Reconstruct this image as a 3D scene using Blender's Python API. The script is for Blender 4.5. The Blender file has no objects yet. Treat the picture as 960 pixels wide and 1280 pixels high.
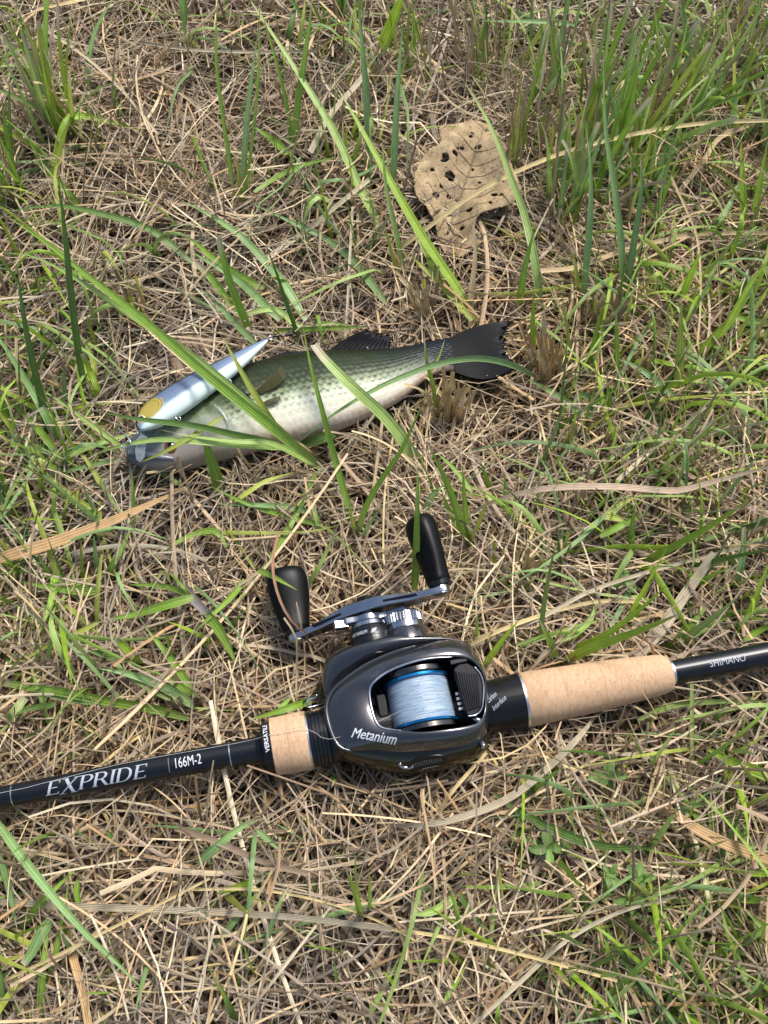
import bpy, bmesh, math, random
import numpy as np
from mathutils import Vector, Matrix
from mathutils.bvhtree import BVHTree

random.seed(7)
rng = np.random.default_rng(7)
R = math.radians
scene = bpy.context.scene
COL = scene.collection

# ------------------------------------------------------------------ camera
H, TILT, VFOV = 0.58, 25.0, 56.0
cam_data = bpy.data.cameras.new('camera')
cam = bpy.data.objects.new('camera', cam_data)
COL.objects.link(cam)
cam.location = (0, 0, H)
cam.rotation_euler = (R(TILT), 0, 0)
cam_data.sensor_fit = 'VERTICAL'
cam_data.sensor_height = 24
cam_data.lens = 12 / math.tan(R(VFOV / 2))
cam_data.clip_start = 0.01
cam_data.clip_end = 500
scene.camera = cam
# ------------------------------------------------------------------ sky and sun (bright, thinly overcast)
SUN_EL, SUN_AZ = 56.0, 35.0          # azimuth from +Y (away from the camera) towards +X
world = bpy.data.worlds.new('World')
scene.world = world
world.use_nodes = True
wn = world.node_tree.nodes
wl = world.node_tree.links
sky = wn.new('ShaderNodeTexSky')
sky.sky_type = 'NISHITA'
sky.sun_disc = False
sky.sun_elevation = R(SUN_EL)
sky.sun_rotation = R(SUN_AZ)
sky.air_density = 1.0
sky.dust_density = 3.0
sky.ozone_density = 1.0
wl.new(sky.outputs[0], wn['Background'].inputs[0])
wn['Background'].inputs[1].default_value = 0.095
sun_data = bpy.data.lights.new('sun', 'SUN')
sun_data.energy = 2.5
sun_data.angle = R(15)
sun_data.color = (1.0, 0.96, 0.91)
sun = bpy.data.objects.new('sun', sun_data)
COL.objects.link(sun)
sd = Vector((math.sin(R(SUN_AZ)) * math.cos(R(SUN_EL)), math.cos(R(SUN_AZ)) * math.cos(R(SUN_EL)), math.sin(R(SUN_EL))))
sun.rotation_euler = (-sd).to_track_quat('-Z', 'Y').to_euler()
scene.view_settings.view_transform = 'Standard'
scene.view_settings.look = 'None'
scene.view_settings.exposure = 0.85
scene.view_settings.gamma = 1.0
scene.cycles.max_bounces = 8
scene.cycles.diffuse_bounces = 3
scene.cycles.glossy_bounces = 4
scene.cycles.transmission_bounces = 4
scene.cycles.transparent_max_bounces = 8

# ------------------------------------------------------------------ pixel helpers (photograph 960 x 1280)
FPX = 640 / math.tan(R(VFOV / 2))
CT, ST = math.cos(R(TILT)), math.sin(R(TILT))
NADIR = np.array([480.0, 640 + FPX * math.tan(R(TILT))])


def px(x, y, z=0.0):
    """world point at height z under photograph pixel (x, y)"""
    xc, yc = (x - 480) / FPX, (640 - y) / FPX
    dy, dz = yc * CT + ST, yc * ST - CT
    t = (z - H) / dz
    return np.array([xc * t, dy * t, z])


def depth(p):
    """distance along the optical axis"""
    return p[1] * ST - (p[2] - H) * CT


def pxm(n, p):
    """n pixels at world point p in metres"""
    return n * depth(p) / FPX


# ------------------------------------------------------------------ object helpers
def tag(o, label=None, cat=None, group=None, kind=None):
    if label: o['label'] = label
    if cat: o['category'] = cat
    if group: o['group'] = group
    if kind: o['kind'] = kind
    return o


def empty(name, mat=None, loc=None):
    o = bpy.data.objects.new(name, None)
    o.empty_display_size = 0.01
    COL.objects.link(o)
    if mat is not None: o.matrix_world = mat
    if loc is not None: o.location = loc
    return o


def mesh_obj(name, verts, faces, mat=None, parent=None, smooth=True, uvs=None, col=None, offset=None, sharp=None):
    me = bpy.data.meshes.new(name)
    v = np.asarray(verts, dtype=float)
    if offset is not None: v = v - np.asarray(offset)
    me.from_pydata(v.tolist(), [], [tuple(int(i) for i in f) for f in faces])
    if uvs is not None:
        uvl = me.uv_layers.new(name='UVMap')
        idx = np.empty(len(me.loops), dtype=np.int32)
        me.loops.foreach_get('vertex_index', idx)
        uvl.data.foreach_set('uv', np.asarray(uvs, dtype=np.float32)[idx].ravel())
    if col is not None:
        a = me.color_attributes.new('col', 'FLOAT_COLOR', 'POINT')
        c = np.ones((len(v), 4), dtype=np.float32)
        c[:, :3] = np.asarray(col, dtype=np.float32)
        a.data.foreach_set('color', c.ravel())
    if smooth: me.shade_smooth()
    if sharp is not None and smooth:
        me.set_sharp_from_angle(angle=R(sharp))
    me.update()
    o = bpy.data.objects.new(name, me)
    if mat: me.materials.append(mat)
    COL.objects.link(o)
    if parent: o.parent = parent
    return o


def subsurf(o, n=1):
    m = o.modifiers.new('subsurf', 'SUBSURF')
    m.levels = m.render_levels = n
    return o


def bevel(o, w, n=2):
    m = o.modifiers.new('bevel', 'BEVEL')
    m.width = w; m.segments = n; m.limit_method = 'ANGLE'; m.angle_limit = R(35)
    return o


def spline(pts, n, closed=False):
    """Catmull-Rom through pts, n samples evenly spread"""
    p = np.asarray(pts, dtype=float)
    m = len(p)
    if closed: q = np.vstack([p[-1], p, p[0], p[1]]); segs = m
    else:
        if m == 2: return p[0] + (p[1] - p[0]) * np.linspace(0, 1, n)[:, None]
        q = np.vstack([2 * p[0] - p[1], p, 2 * p[-1] - p[-2]]); segs = m - 1
    out = []
    K = 12
    for i in range(segs):
        a, b, c, d = q[i], q[i + 1], q[i + 2], q[i + 3]
        for t in np.linspace(0, 1, K, endpoint=False):
            out.append(0.5 * (2 * b + (c - a) * t + (2 * a - 5 * b + 4 * c - d) * t * t + (3 * b - a - 3 * c + d) * t ** 3))
    if not closed: out.append(p[-1])
    else: out.append(p[0])
    out = np.array(out)
    L = np.concatenate([[0], np.cumsum(np.linalg.norm(np.diff(out, axis=0), axis=1))])
    s = np.linspace(0, L[-1], n, endpoint=not closed)
    return np.stack([np.interp(s, L, out[:, k]) for k in range(out.shape[1])], 1)


def grid_faces(nr, nc, wrap=False):
    f = []
    for i in range(nr - 1):
        for j in range(nc if wrap else nc - 1):
            k = (j + 1) % nc
            f.append((i * nc + j, i * nc + k, (i + 1) * nc + k, (i + 1) * nc + j))
    return f


def loft(name, rows, mat, parent, wrap=True, cap=(False, False), sub=1, uvs=False, solid=None, offset=None, sharp=None):
    rows = [np.asarray(r, dtype=float) for r in rows]
    nr, nc = len(rows), len(rows[0])
    v = np.vstack(rows)
    f = grid_faces(nr, nc, wrap)
    if cap[0]: f.append(tuple(range(nc))[::-1])
    if cap[1]: f.append(tuple((nr - 1) * nc + j for j in range(nc)))
    uv = None
    if uvs: uv = [(i / (nr - 1), j / nc) for i in range(nr) for j in range(nc)]
    o = mesh_obj(name, v, f, mat, parent, uvs=uv, offset=offset, sharp=sharp)
    fix_normals(o)
    if solid:
        m = o.modifiers.new('solid', 'SOLIDIFY'); m.thickness = solid; m.offset = -1
    if sub: subsurf(o, sub)
    return o


def fix_normals(o):
    bm = bmesh.new(); bm.from_mesh(o.data)
    bmesh.ops.recalc_face_normals(bm, faces=bm.faces)
    bm.to_mesh(o.data); bm.free()


def frame_from(d, up=(0, 0, 1)):
    d = np.asarray(d, float); d = d / np.linalg.norm(d)
    u = np.asarray(up, float)
    if abs(np.dot(u, d)) > 0.95: u = np.array([1.0, 0, 0])
    s = np.cross(d, u); s /= np.linalg.norm(s)
    return d, s, np.cross(s, d)


def tube(name, pts, radii, mat, parent, n=10, cap=True, offset=None, sub=0, flat=1.0, up=(0, 0, 1)):
    p = np.asarray(pts, float)
    m = len(p)
    r = np.full(m, radii) if np.isscalar(radii) else np.asarray(radii, float)
    rows = []
    tan = np.gradient(p, axis=0)
    _, s, u = frame_from(tan[0], up)
    for i in range(m):
        d = tan[i] / (np.linalg.norm(tan[i]) + 1e-12)
        s = s - d * np.dot(s, d); s /= np.linalg.norm(s)
        u = np.cross(s, d)
        a = np.arange(n) * 2 * math.pi / n
        rows.append(p[i] + r[i] * (np.cos(a)[:, None] * s + flat * np.sin(a)[:, None] * u))
    return loft(name, rows, mat, parent, True, (cap, cap), sub, offset=offset)


def lathe(name, origin, axis, prof, mat, parent, n=48, up=(0, 0, 1), offset=None, sharp=40, rmod=None):
    """prof = [(s, r), ...] along axis from origin; uv = (s in cm, turn)"""
    d, sv, uv_ = frame_from(axis, up)
    rows, uvs = [], []
    a = np.arange(n + 1) * 2 * math.pi / n
    for s, r in prof:
        rr = r if rmod is None else r * rmod(s, a)
        rows.append(np.asarray(origin) + d * s + (rr * np.cos(a))[:, None] * uv_ + (rr * np.sin(a))[:, None] * sv)
        uvs += [(s * 100, t / (2 * math.pi)) for t in a]
    v = np.vstack(rows)
    nr, nc = len(prof), n + 1
    f = grid_faces(nr, nc)
    o = mesh_obj(name, v, f, mat, parent, uvs=uvs, offset=offset, sharp=sharp)
    fix_normals(o)
    return o


def extrude_poly(name, poly, w0, w1, mat, parent, bev=0.0, n=2):
    """polygon in the local xy plane between two heights (scalars or per-point)"""
    m = len(poly)
    z0 = [w0] * m if np.isscalar(w0) else w0
    z1 = [w1] * m if np.isscalar(w1) else w1
    v = [(p[0], p[1], z0[i]) for i, p in enumerate(poly)] + [(p[0], p[1], z1[i]) for i, p in enumerate(poly)]
    f = [tuple(range(m))[::-1], tuple(range(m, 2 * m))] + [(i, (i + 1) % m, m + (i + 1) % m, m + i) for i in range(m)]
    o = mesh_obj(name, v, f, mat, parent, sharp=30)
    fix_normals(o)
    if bev: bevel(o, bev, n)
    return o


def box_verts(c, ax, ay, az):
    c, ax, ay, az = (np.asarray(q, float) for q in (c, ax, ay, az))
    v = [c + i * ax + j * ay + k * az for i in (-1, 1) for j in (-1, 1) for k in (-1, 1)]
    f = [(0, 1, 3, 2), (4, 6, 7, 5), (0, 4, 5, 1), (2, 3, 7, 6), (0, 2, 6, 4), (1, 5, 7, 3)]
    return v, f


def box(name, c, ax, ay, az, mat, parent, bev=0.0):
    v, f = box_verts(c, ax, ay, az)
    o = mesh_obj(name, v, f, mat, parent, sharp=30)
    fix_normals(o)
    if bev: bevel(o, bev, 2)
    return o


# ------------------------------------------------------------------ noise
_lat = rng.random((256, 256))


def vnoise(x, y, freq, seed=0):
    x = np.asarray(x) * freq + seed * 17.3 + 1000; y = np.asarray(y) * freq + seed * 9.1 + 1000
    xi, yi = np.floor(x).astype(int), np.floor(y).astype(int)
    fx, fy = x - xi, y - yi
    fx, fy = fx * fx * (3 - 2 * fx), fy * fy * (3 - 2 * fy)
    a = _lat[xi % 256, yi % 256]; b = _lat[(xi + 1) % 256, yi % 256]
    c = _lat[xi % 256, (yi + 1) % 256]; d = _lat[(xi + 1) % 256, (yi + 1) % 256]
    return (a * (1 - fx) + b * fx) * (1 - fy) + (c * (1 - fx) + d * fx) * fy


# ------------------------------------------------------------------ materials
def srgb(r, g, b):
    return tuple(((c / 255) / 12.92 if c / 255 <= 0.04045 else ((c / 255 + 0.055) / 1.055) ** 2.4) for c in (r, g, b))


class Mat:
    def __init__(self, name):
        self.m = bpy.data.materials.new(name); self.m.use_nodes = True
        self.t = self.m.node_tree; self.b = self.t.nodes['Principled BSDF']

    def n(self, typ, **kw):
        o = self.t.nodes.new(typ)
        for k, v in kw.items():
            if k.startswith('i_'):
                key = k[2:]
                o.inputs[int(key) if key.isdigit() else key].default_value = v
            else: setattr(o, k, v)
        return o

    def l(self, a, b): self.t.links.new(a, b)

    def set(self, **kw):
        names = dict(col='Base Color', rough='Roughness', metal='Metallic', coat='Coat Weight', coat_rough='Coat Roughness', spec='Specular IOR Level',
                     trans='Transmission Weight', ior='IOR', alpha='Alpha', aniso='Anisotropic', sss='Subsurface Weight', sheen='Sheen Weight')
        for k, v in kw.items():
            if k == 'col': v = (*v, 1)
            self.b.inputs[names[k]].default_value = v
        return self

    def ramp(self, fac, stops, interp='LINEAR'):
        r = self.n('ShaderNodeValToRGB')
        r.color_ramp.interpolation = interp
        e = r.color_ramp.elements
        c4 = lambda c: (*c, 1) if not np.isscalar(c) else (c, c, c, 1)
        while len(e) > 1: e.remove(e[-1])
        e[0].position = stops[0][0]; e[0].color = c4(stops[0][1])
        for p, c in stops[1:]:
            q = e.new(p); q.color = c4(c)
        self.l(fac, r.inputs[0])
        return r.outputs[0]

    def math(self, op, a, b=None, c=None):
        o = self.n('ShaderNodeMath', operation=op)
        for i, q in enumerate((a, b, c)):
            if q is None: continue
            if np.isscalar(q): o.inputs[i].default_value = q
            else: self.l(q, o.inputs[i])
        return o.outputs[0]

    def mix(self, fac, a, b, blend='MIX'):
        o = self.n('ShaderNodeMix', data_type='RGBA', blend_type=blend)
        for i, q in ((0, fac), (6, a), (7, b)):
            if isinstance(q, (tuple, list)): o.inputs[i].default_value = (*q, 1)
            elif np.isscalar(q): o.inputs[i].default_value = q
            else: self.l(q, o.inputs[i])
        return o.outputs[2]

    def bump(self, h, strength, dist=0.0005):
        o = self.n('ShaderNodeBump'); o.inputs['Strength'].default_value = strength; o.inputs['Distance'].default_value = dist
        self.l(h, o.inputs['Height']); self.l(o.outputs[0], self.b.inputs['Normal'])
        return o.outputs[0]

    def noise(self, vec, scale, detail=4, rough=0.6):
        o = self.n('ShaderNodeTexNoise'); o.inputs['Scale'].default_value = scale
        o.inputs['Detail'].default_value = detail; o.inputs['Roughness'].default_value = rough
        if vec is not None: self.l(vec, o.inputs['Vector'])
        return o.outputs[0]

    def coord(self, which='Object'):
        return self.n('ShaderNodeTexCoord').outputs[which]

    def mapping(self, vec, scale=(1, 1, 1), loc=(0, 0, 0), rot=(0, 0, 0)):
        o = self.n('ShaderNodeMapping'); o.inputs['Scale'].default_value = scale; o.inputs['Location'].default_value = loc
        o.inputs['Rotation'].default_value = rot
        self.l(vec, o.inputs['Vector']); return o.outputs[0]


def simple(name, col, rough=0.5, metal=0.0, coat=0.0, var=0.0, vscale=200, bump=0.0, coat_rough=0.05, spec=0.5):
    k = Mat(name).set(col=col, rough=rough, metal=metal, coat=coat, coat_rough=coat_rough, spec=spec)
    if var or bump:
        nz = k.noise(k.coord(), vscale, 5)
        if var:
            k.l(k.mix(nz, tuple(c * (1 - var) for c in col), tuple(min(1, c * (1 + var)) for c in col)), k.b.inputs['Base Color'])
            k.l(k.math('MULTIPLY_ADD', nz, 0.25, rough - 0.12), k.b.inputs['Roughness'])
        if bump: k.bump(nz, bump, 0.0002)
    return k.m


def leaf_mat(name, translucent=0.3, rough=0.45, stripes=0.35, spec=0.35, ribw=0.0):
    """grass or straw: colour attribute with parallel veins, thin enough to let light through"""
    k = Mat(name).set(rough=rough, spec=spec)
    a = k.n('ShaderNodeAttribute', attribute_name='col')
    uv = k.n('ShaderNodeUVMap').outputs[0]
    sep = k.n('ShaderNodeSeparateXYZ'); k.l(uv, sep.inputs[0])
    wv = k.math('SINE', k.math('MULTIPLY', sep.outputs[0], 25.1))
    rib = k.math('SUBTRACT', 1.0, k.math('MINIMUM', k.math('MULTIPLY', k.math('ABSOLUTE', k.math('SUBTRACT', sep.outputs[0], 0.5)), 7.0), 1.0))
    fine = k.noise(k.mapping(uv, (14, 1.6, 1)), 1.0, 5, 0.75)
    blot = k.noise(k.coord(), 160, 4, 0.65)
    f = k.math('ADD', k.math('MULTIPLY_ADD', wv, 0.16 * stripes * 2, 0.86), k.math('MULTIPLY_ADD', fine, stripes, -stripes * 0.5))
    f = k.math('ADD', f, k.math('MULTIPLY_ADD', blot, 0.6, -0.23))
    f = k.math('ADD', f, k.math('MULTIPLY', rib, ribw))
    m = k.n('ShaderNodeVectorMath', operation='SCALE'); k.l(a.outputs[0], m.inputs[0]); k.l(f, m.inputs[3])
    k.l(m.outputs[0], k.b.inputs['Base Color'])
    k.bump(wv, 0.35, 0.0002)
    tr = k.n('ShaderNodeBsdfTranslucent'); k.l(m.outputs[0], tr.inputs[0])
    ms = k.n('ShaderNodeMixShader'); ms.inputs[0].default_value = translucent
    k.l(k.b.outputs[0], ms.inputs[1]); k.l(tr.outputs[0], ms.inputs[2])
    k.l(ms.outputs[0], k.t.nodes['Material Output'].inputs[0])
    return k.m


M_GRASS = leaf_mat('grass_leaf', 0.32, 0.40, 0.42, 0.45, 0.28)
M_STRAW = leaf_mat('dry_straw', 0.12, 0.6, 0.6, 0.25)


def soil_mat():
    k = Mat('soil').set(rough=0.95, spec=0.1)
    c = k.coord()
    n1 = k.noise(c, 60, 8, 0.7); n2 = k.noise(c, 420, 6, 0.7)
    f = k.math('MULTIPLY_ADD', n2, 0.5, k.math('MULTIPLY', n1, 0.5))
    k.l(k.ramp(f, [(0.3, (0.012, 0.010, 0.008)), (0.5, (0.04, 0.032, 0.025)), (0.7, (0.10, 0.08, 0.06))]), k.b.inputs['Base Color'])
    k.bump(f, 1.0, 0.006)
    return k.m


M_SOIL = soil_mat()

# ================================================================== ground and mat height
ZR = 0.036                                        # height of the rod's axis


def mat_top(x, y):
    """height of the straw mat"""
    h = 0.008 + 0.016 * vnoise(x, y, 9, 1) + 0.018 * (vnoise(x, y, 30, 2) - .3)
    return np.maximum(h, .006) + 0.012 * np.clip((np.asarray(y) - 0.40) / 0.35, 0, 1)


def axis_px(x):
    return x, 997 - 179 / 960 * x


_a, _b = px(*axis_px(0), ZR), px(*axis_px(960), ZR)
AX = (_b - _a) / np.linalg.norm(_b - _a)          # rod direction, towards the butt
VX = np.array([-AX[1], AX[0], 0.0])               # across the rod, away from the camera
ORG = px(*axis_px(510), ZR)
RODM = Matrix(((AX[0], VX[0], 0, ORG[0]), (AX[1], VX[1], 0, ORG[1]), (0, 0, 1, ORG[2]), (0, 0, 0, 1)))


def loc(x, y, w):
    """pixel -> rod/reel local metres at height w (mm) above the rod axis"""
    p = px(x, y, ZR + w * 0.001) - ORG
    return np.array([p @ AX, p @ VX, w * 0.001])


def sx(x):
    """pixel column on the axis -> position along the rod"""
    return float((px(*axis_px(x), ZR) - ORG) @ AX)


# ------------------------------------------------------------------ rod profile (also used to press the straw down)
PROF = [(sx(-500), 0.0045), (sx(0), 0.0059), (sx(322), 0.0072), (sx(326), 0.0090), (sx(332), 0.0136), (sx(341), 0.0142), (sx(343), 0.0158),
        (sx(386), 0.0160), (sx(388), 0.0145), (sx(420), 0.0150), (sx(600), 0.0140), (sx(652), 0.0158), (sx(740), 0.0142), (sx(834), 0.0112),
        (sx(839), 0.0068), (sx(960), 0.0070), (sx(1400), 0.0072)]
_ps, _pr = np.array([p[0] for p in PROF]), np.array([p[1] for p in PROF])

# ------------------------------------------------------------------ fish outline (back / belly), pixels
ZF = 0.030
FISH = [((157, 562), (158, 570)), ((168, 546), (171, 582)), ((190, 527), (200, 588)), ((220, 507), (240, 582)), ((255, 486), (283, 571)),
        ((295, 465), (330, 559)), ((340, 451), (380, 548)), ((390, 443), (427, 534)), ((440, 440), (467, 517)), ((480, 438), (500, 500)),
        ((515, 433), (529, 476)), ((540, 427), (550, 464)), ((562, 423), (567, 463))]
_fb = np.array([px(*a, ZF) for a, b in FISH]); _fv = np.array([px(*b, ZF) for a, b in FISH])
FB, FV = spline(_fb, 64), spline(_fv, 64)
FTH = np.interp(np.linspace(0, 1, 64), [0, .04, .12, .25, .4, .6, .8, .93, 1], [.001, .006, .012, .0165, .018, .0165, .010, .0055, .0045])


def seg_dist(P, A, B):
    d = B - A
    t = np.clip(((P - A) @ d) / (d @ d), 0, 1)
    return np.linalg.norm(P - A - t[:, None] * d, axis=1), t


def ceiling(xy):
    """how high straw may lie under the things resting on it"""
    xy = np.asarray(xy); lim = np.full(len(xy), 9.0)
    q = xy - ORG[:2]
    s, d = q @ AX[:2], q @ VX[:2]
    r = np.interp(s, _ps, _pr)
    ins = np.abs(d) < r
    lim = np.where(ins, np.minimum(lim, ZR - np.sqrt(np.maximum(r * r - d * d, 0)) - 0.0012), lim)
    # reel body and handle
    ins = ((s / 0.046) ** 4 + ((d - 0.006) / 0.038) ** 4) < 1
    lim = np.where(ins, np.minimum(lim, 0.021), lim)
    ins = (np.abs(s + 0.03) < 0.028) & (d > 0.03) & (d < 0.055)
    lim = np.where(ins, np.minimum(lim, 0.024), lim)
    ins = (s > -0.078) & (s < -0.052) & (d > 0.045) & (d < 0.105)
    lim = np.where(ins, np.minimum(lim, 0.017), lim)
    ins = (s > 0.005) & (s < 0.04) & (d > 0.045) & (d < 0.125)
    lim = np.where(ins, np.minimum(lim, 0.03), lim)
    # fish
    for i in range(0, 63, 1):
        c = (FB[i, :2] + FV[i, :2]) / 2; hv = (FB[i, :2] - FV[i, :2]) / 2
        hw = np.linalg.norm(hv); n = hv / hw; t = np.array([n[1], -n[0]])
        w = xy - c
        ins = (np.abs(w @ t) < 0.0035) & (np.abs(w @ n) < hw * 0.93)
        k = np.sqrt(np.maximum(1 - ((w @ n) / hw) ** 2, 0))
        lim = np.where(ins, np.minimum(lim, ZF - FTH[i] * k - 0.002), lim)
    # tail fin
    tf = px(605, 437, ZF)[:2]
    ins = np.linalg.norm(xy - tf, axis=1) < 0.027
    lim = np.where(ins, np.minimum(lim, 0.027), lim)
    # crisp leaf
    lf = px(588, 225, 0.03)[:2]
    ins = np.linalg.norm((xy - lf) / np.array([0.040, 0.044]), axis=1) < 1
    lim = np.where(ins, np.minimum(lim, 0.027), lim)
    return lim


def build_ground():
    a = np.concatenate([[-60, -20, -6, -2, -1], np.linspace(-0.62, 0.62, 63), [1, 2, 6, 20, 60]])
    b = np.concatenate([[-60, -20, -6, -2, -1], np.linspace(-0.4, 1.1, 75), [1.5, 3, 8, 20, 60]])
    X, Y = np.meshgrid(a, b)
    Z = 0.009 * vnoise(X, Y, 22, 3) + 0.005 * vnoise(X, Y, 70, 4) - 0.006
    v = np.stack([X, Y, Z], -1).reshape(-1, 3)
    o = mesh_obj('ground', v, grid_faces(len(b), len(a)), M_SOIL)
    tag(o, kind='structure')


build_ground()

# ================================================================== materials of the tackle
M_BLACK = simple('gloss_black', (0.004, 0.005, 0.008), 0.34, 0.0, 0.0, spec=0.45)
M_SATIN = simple('satin_black', (0.006, 0.0065, 0.008), 0.34, bump=0.02, vscale=900, spec=0.3)
M_RUBBER = simple('rubber_black', (0.0025, 0.0027, 0.0035), 0.4, bump=0.05, vscale=1500, spec=0.16)
M_CHROME = simple('chrome', (0.40, 0.42, 0.46), 0.22, 1.0, var=0.12, vscale=120)
M_SILVER = simple('silver_ring', (0.6, 0.6, 0.6), 0.3, 1.0)
M_DARKCHROME = simple('smoked_chrome', (0.10, 0.097, 0.092), 0.2, 1.0, 0.15)
M_WHITE = simple('white_print', (0.62, 0.64, 0.66), 0.5)
M_GREYPRINT = simple('grey_print', (0.13, 0.14, 0.15), 0.5)
M_LINE = simple('fishing_line', (0.55, 0.55, 0.52), 0.3)


def gunmetal():
    k = Mat('gunmetal_paint').set(col=(0.1, 0.105, 0.115), rough=0.3, metal=0.75, coat=0.9, coat_rough=0.08)
    fl = k.n('ShaderNodeTexVoronoi'); fl.inputs['Scale'].default_value = 3500
    k.l(k.coord(), fl.inputs['Vector'])
    k.l(k.mix(fl.outputs['Distance'], (0.085, 0.087, 0.096), (0.042, 0.043, 0.049)), k.b.inputs['Base Color'])
    sm = k.noise(k.coord(), 55, 5, 0.65)
    k.l(k.ramp(sm, [(0.35, 0.20), (0.7, 0.33)]), k.b.inputs['Roughness'])
    k.l(k.ramp(sm, [(0.4, 0.05), (0.75, 0.16)]), k.b.inputs['Coat Roughness'])
    return k.m


M_GUN = gunmetal()
M_BRONZE = simple('dark_bronze', (0.075, 0.070, 0.058), 0.17, 0.95, 0.0, var=0.2, vscale=60)
M_SOFTPRINT = simple('soft_grey_print', (0.36, 0.39, 0.44), 0.5)


def cork():
    k = Mat('cork').set(rough=0.78, spec=0.25)
    uv = k.n('ShaderNodeUVMap').outputs[0]
    v = k.mapping(uv, (1.0, 9.5, 1))                       # centimetres along, about centimetres round
    grain = k.noise(k.mapping(v, (3.2, 0.8, 1)), 2.2, 8, 0.72)
    big = k.noise(k.mapping(v, (0.7, 0.2, 1)), 2.0, 3)
    base = k.ramp(grain, [(0.28, srgb(140, 104, 74)), (0.42, srgb(186, 150, 116)), (0.58, srgb(202, 170, 136)), (0.78, srgb(216, 188, 156))])
    base = k.mix(k.math('MULTIPLY', big, 0.5), base, k.mix(big, srgb(182, 142, 108), srgb(212, 182, 148)))
    pit = k.noise(k.mapping(v, (9, 2.6, 1), (3, 1, 0)), 2.0, 6, 0.75)
    pm = k.ramp(pit, [(0.585, 0.0), (0.645, 0.85)])
    ring = k.n('ShaderNodeTexWave'); ring.wave_type = 'BANDS'; ring.bands_direction = 'X'
    ring.inputs['Scale'].default_value = 0.14; ring.inputs['Distortion'].default_value = 0.3
    k.l(v, ring.inputs['Vector'])
    rg = k.ramp(ring.outputs[1], [(0.0, 0.28), (0.012, 0.0)])
    base = k.mix(rg, base, srgb(160, 118, 80))
    k.l(k.mix(pm, base, srgb(105, 66, 40)), k.b.inputs['Base Color'])
    hgt = k.math('SUBTRACT', k.math('MULTIPLY', grain, 0.5), pm)
    k.bump(hgt, 0.55, 0.0006)
    return k.m


M_CORK = cork()


# ------------------------------------------------------------------ lettering
def text_mesh(body, size=1.0, shear=0.0, bold=0.0, xs=1.0, spacing=1.0):
    c = bpy.data.curves.new('lettering', 'FONT')
    c.body = body; c.size = 1.0; c.shear = shear; c.offset = bold; c.space_character = spacing; c.fill_mode = 'FRONT'; c.resolution_u = 4
    o = bpy.data.objects.new('lettering', c)
    COL.objects.link(o)
    dg = bpy.context.evaluated_depsgraph_get()
    me = bpy.data.meshes.new_from_object(o.evaluated_get(dg))
    bpy.data.objects.remove(o); bpy.data.curves.remove(c)
    for v in me.vertices: v.co = (v.co.x * size * xs, v.co.y * size, 0)
    return me


def fit_text(me, x0, x1, h0=None, h1=None):
    """scale lettering to the box x0..x1 (and h0..h1)"""
    n = len(me.vertices); c = np.empty(n * 3); me.vertices.foreach_get('co', c); c = c.reshape(-1, 3)
    lo, hi = c.min(0), c.max(0)
    k = (x1 - x0) / (hi[0] - lo[0])
    c[:, 0] = x0 + (c[:, 0] - lo[0]) * k
    if h0 is not None: c[:, 1] = h0 + (c[:, 1] - lo[1]) * (h1 - h0) / (hi[1] - lo[1])
    else: c[:, 1] = c[:, 1] * k
    me.vertices.foreach_set('co', c.ravel()); me.update()
    return me


def slice_mesh(me, step, axis=1):
    bm = bmesh.new(); bm.from_mesh(me)
    lo = min(v.co[axis] for v in bm.verts); hi = max(v.co[axis] for v in bm.verts)
    no = [0, 0, 0]; no[axis] = 1
    q = lo + step
    while q < hi:
        co = [0, 0, 0]; co[axis] = q
        bmesh.ops.bisect_plane(bm, geom=list(bm.verts) + list(bm.edges) + list(bm.faces), plane_co=co, plane_no=no)
        q += step
    bmesh.ops.triangulate(bm, faces=bm.faces)
    bm.to_mesh(me); bm.free()


def on_rod(me, name, mat, parent, ang0=10.0, lift=0.00018, radius=None):
    """flat lettering (x along the rod, y round it) -> wrapped on the rod, ang0 = tilt towards the camera"""
    slice_mesh(me, 0.0009)
    n = len(me.vertices); c = np.empty(n * 3); me.vertices.foreach_get('co', c); c = c.reshape(-1, 3)
    r = (np.interp(c[:, 0], _ps, _pr) if radius is None else np.full(n, radius)) + lift
    a = c[:, 1] / r - R(ang0)
    out = np.stack([c[:, 0], r * np.sin(a), r * np.cos(a)], 1)
    me.vertices.foreach_set('co', out.ravel()); me.update()
    o = bpy.data.objects.new(name, me); COL.objects.link(o); o.parent = parent
    me.materials.clear(); me.materials.append(mat)
    return o


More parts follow.
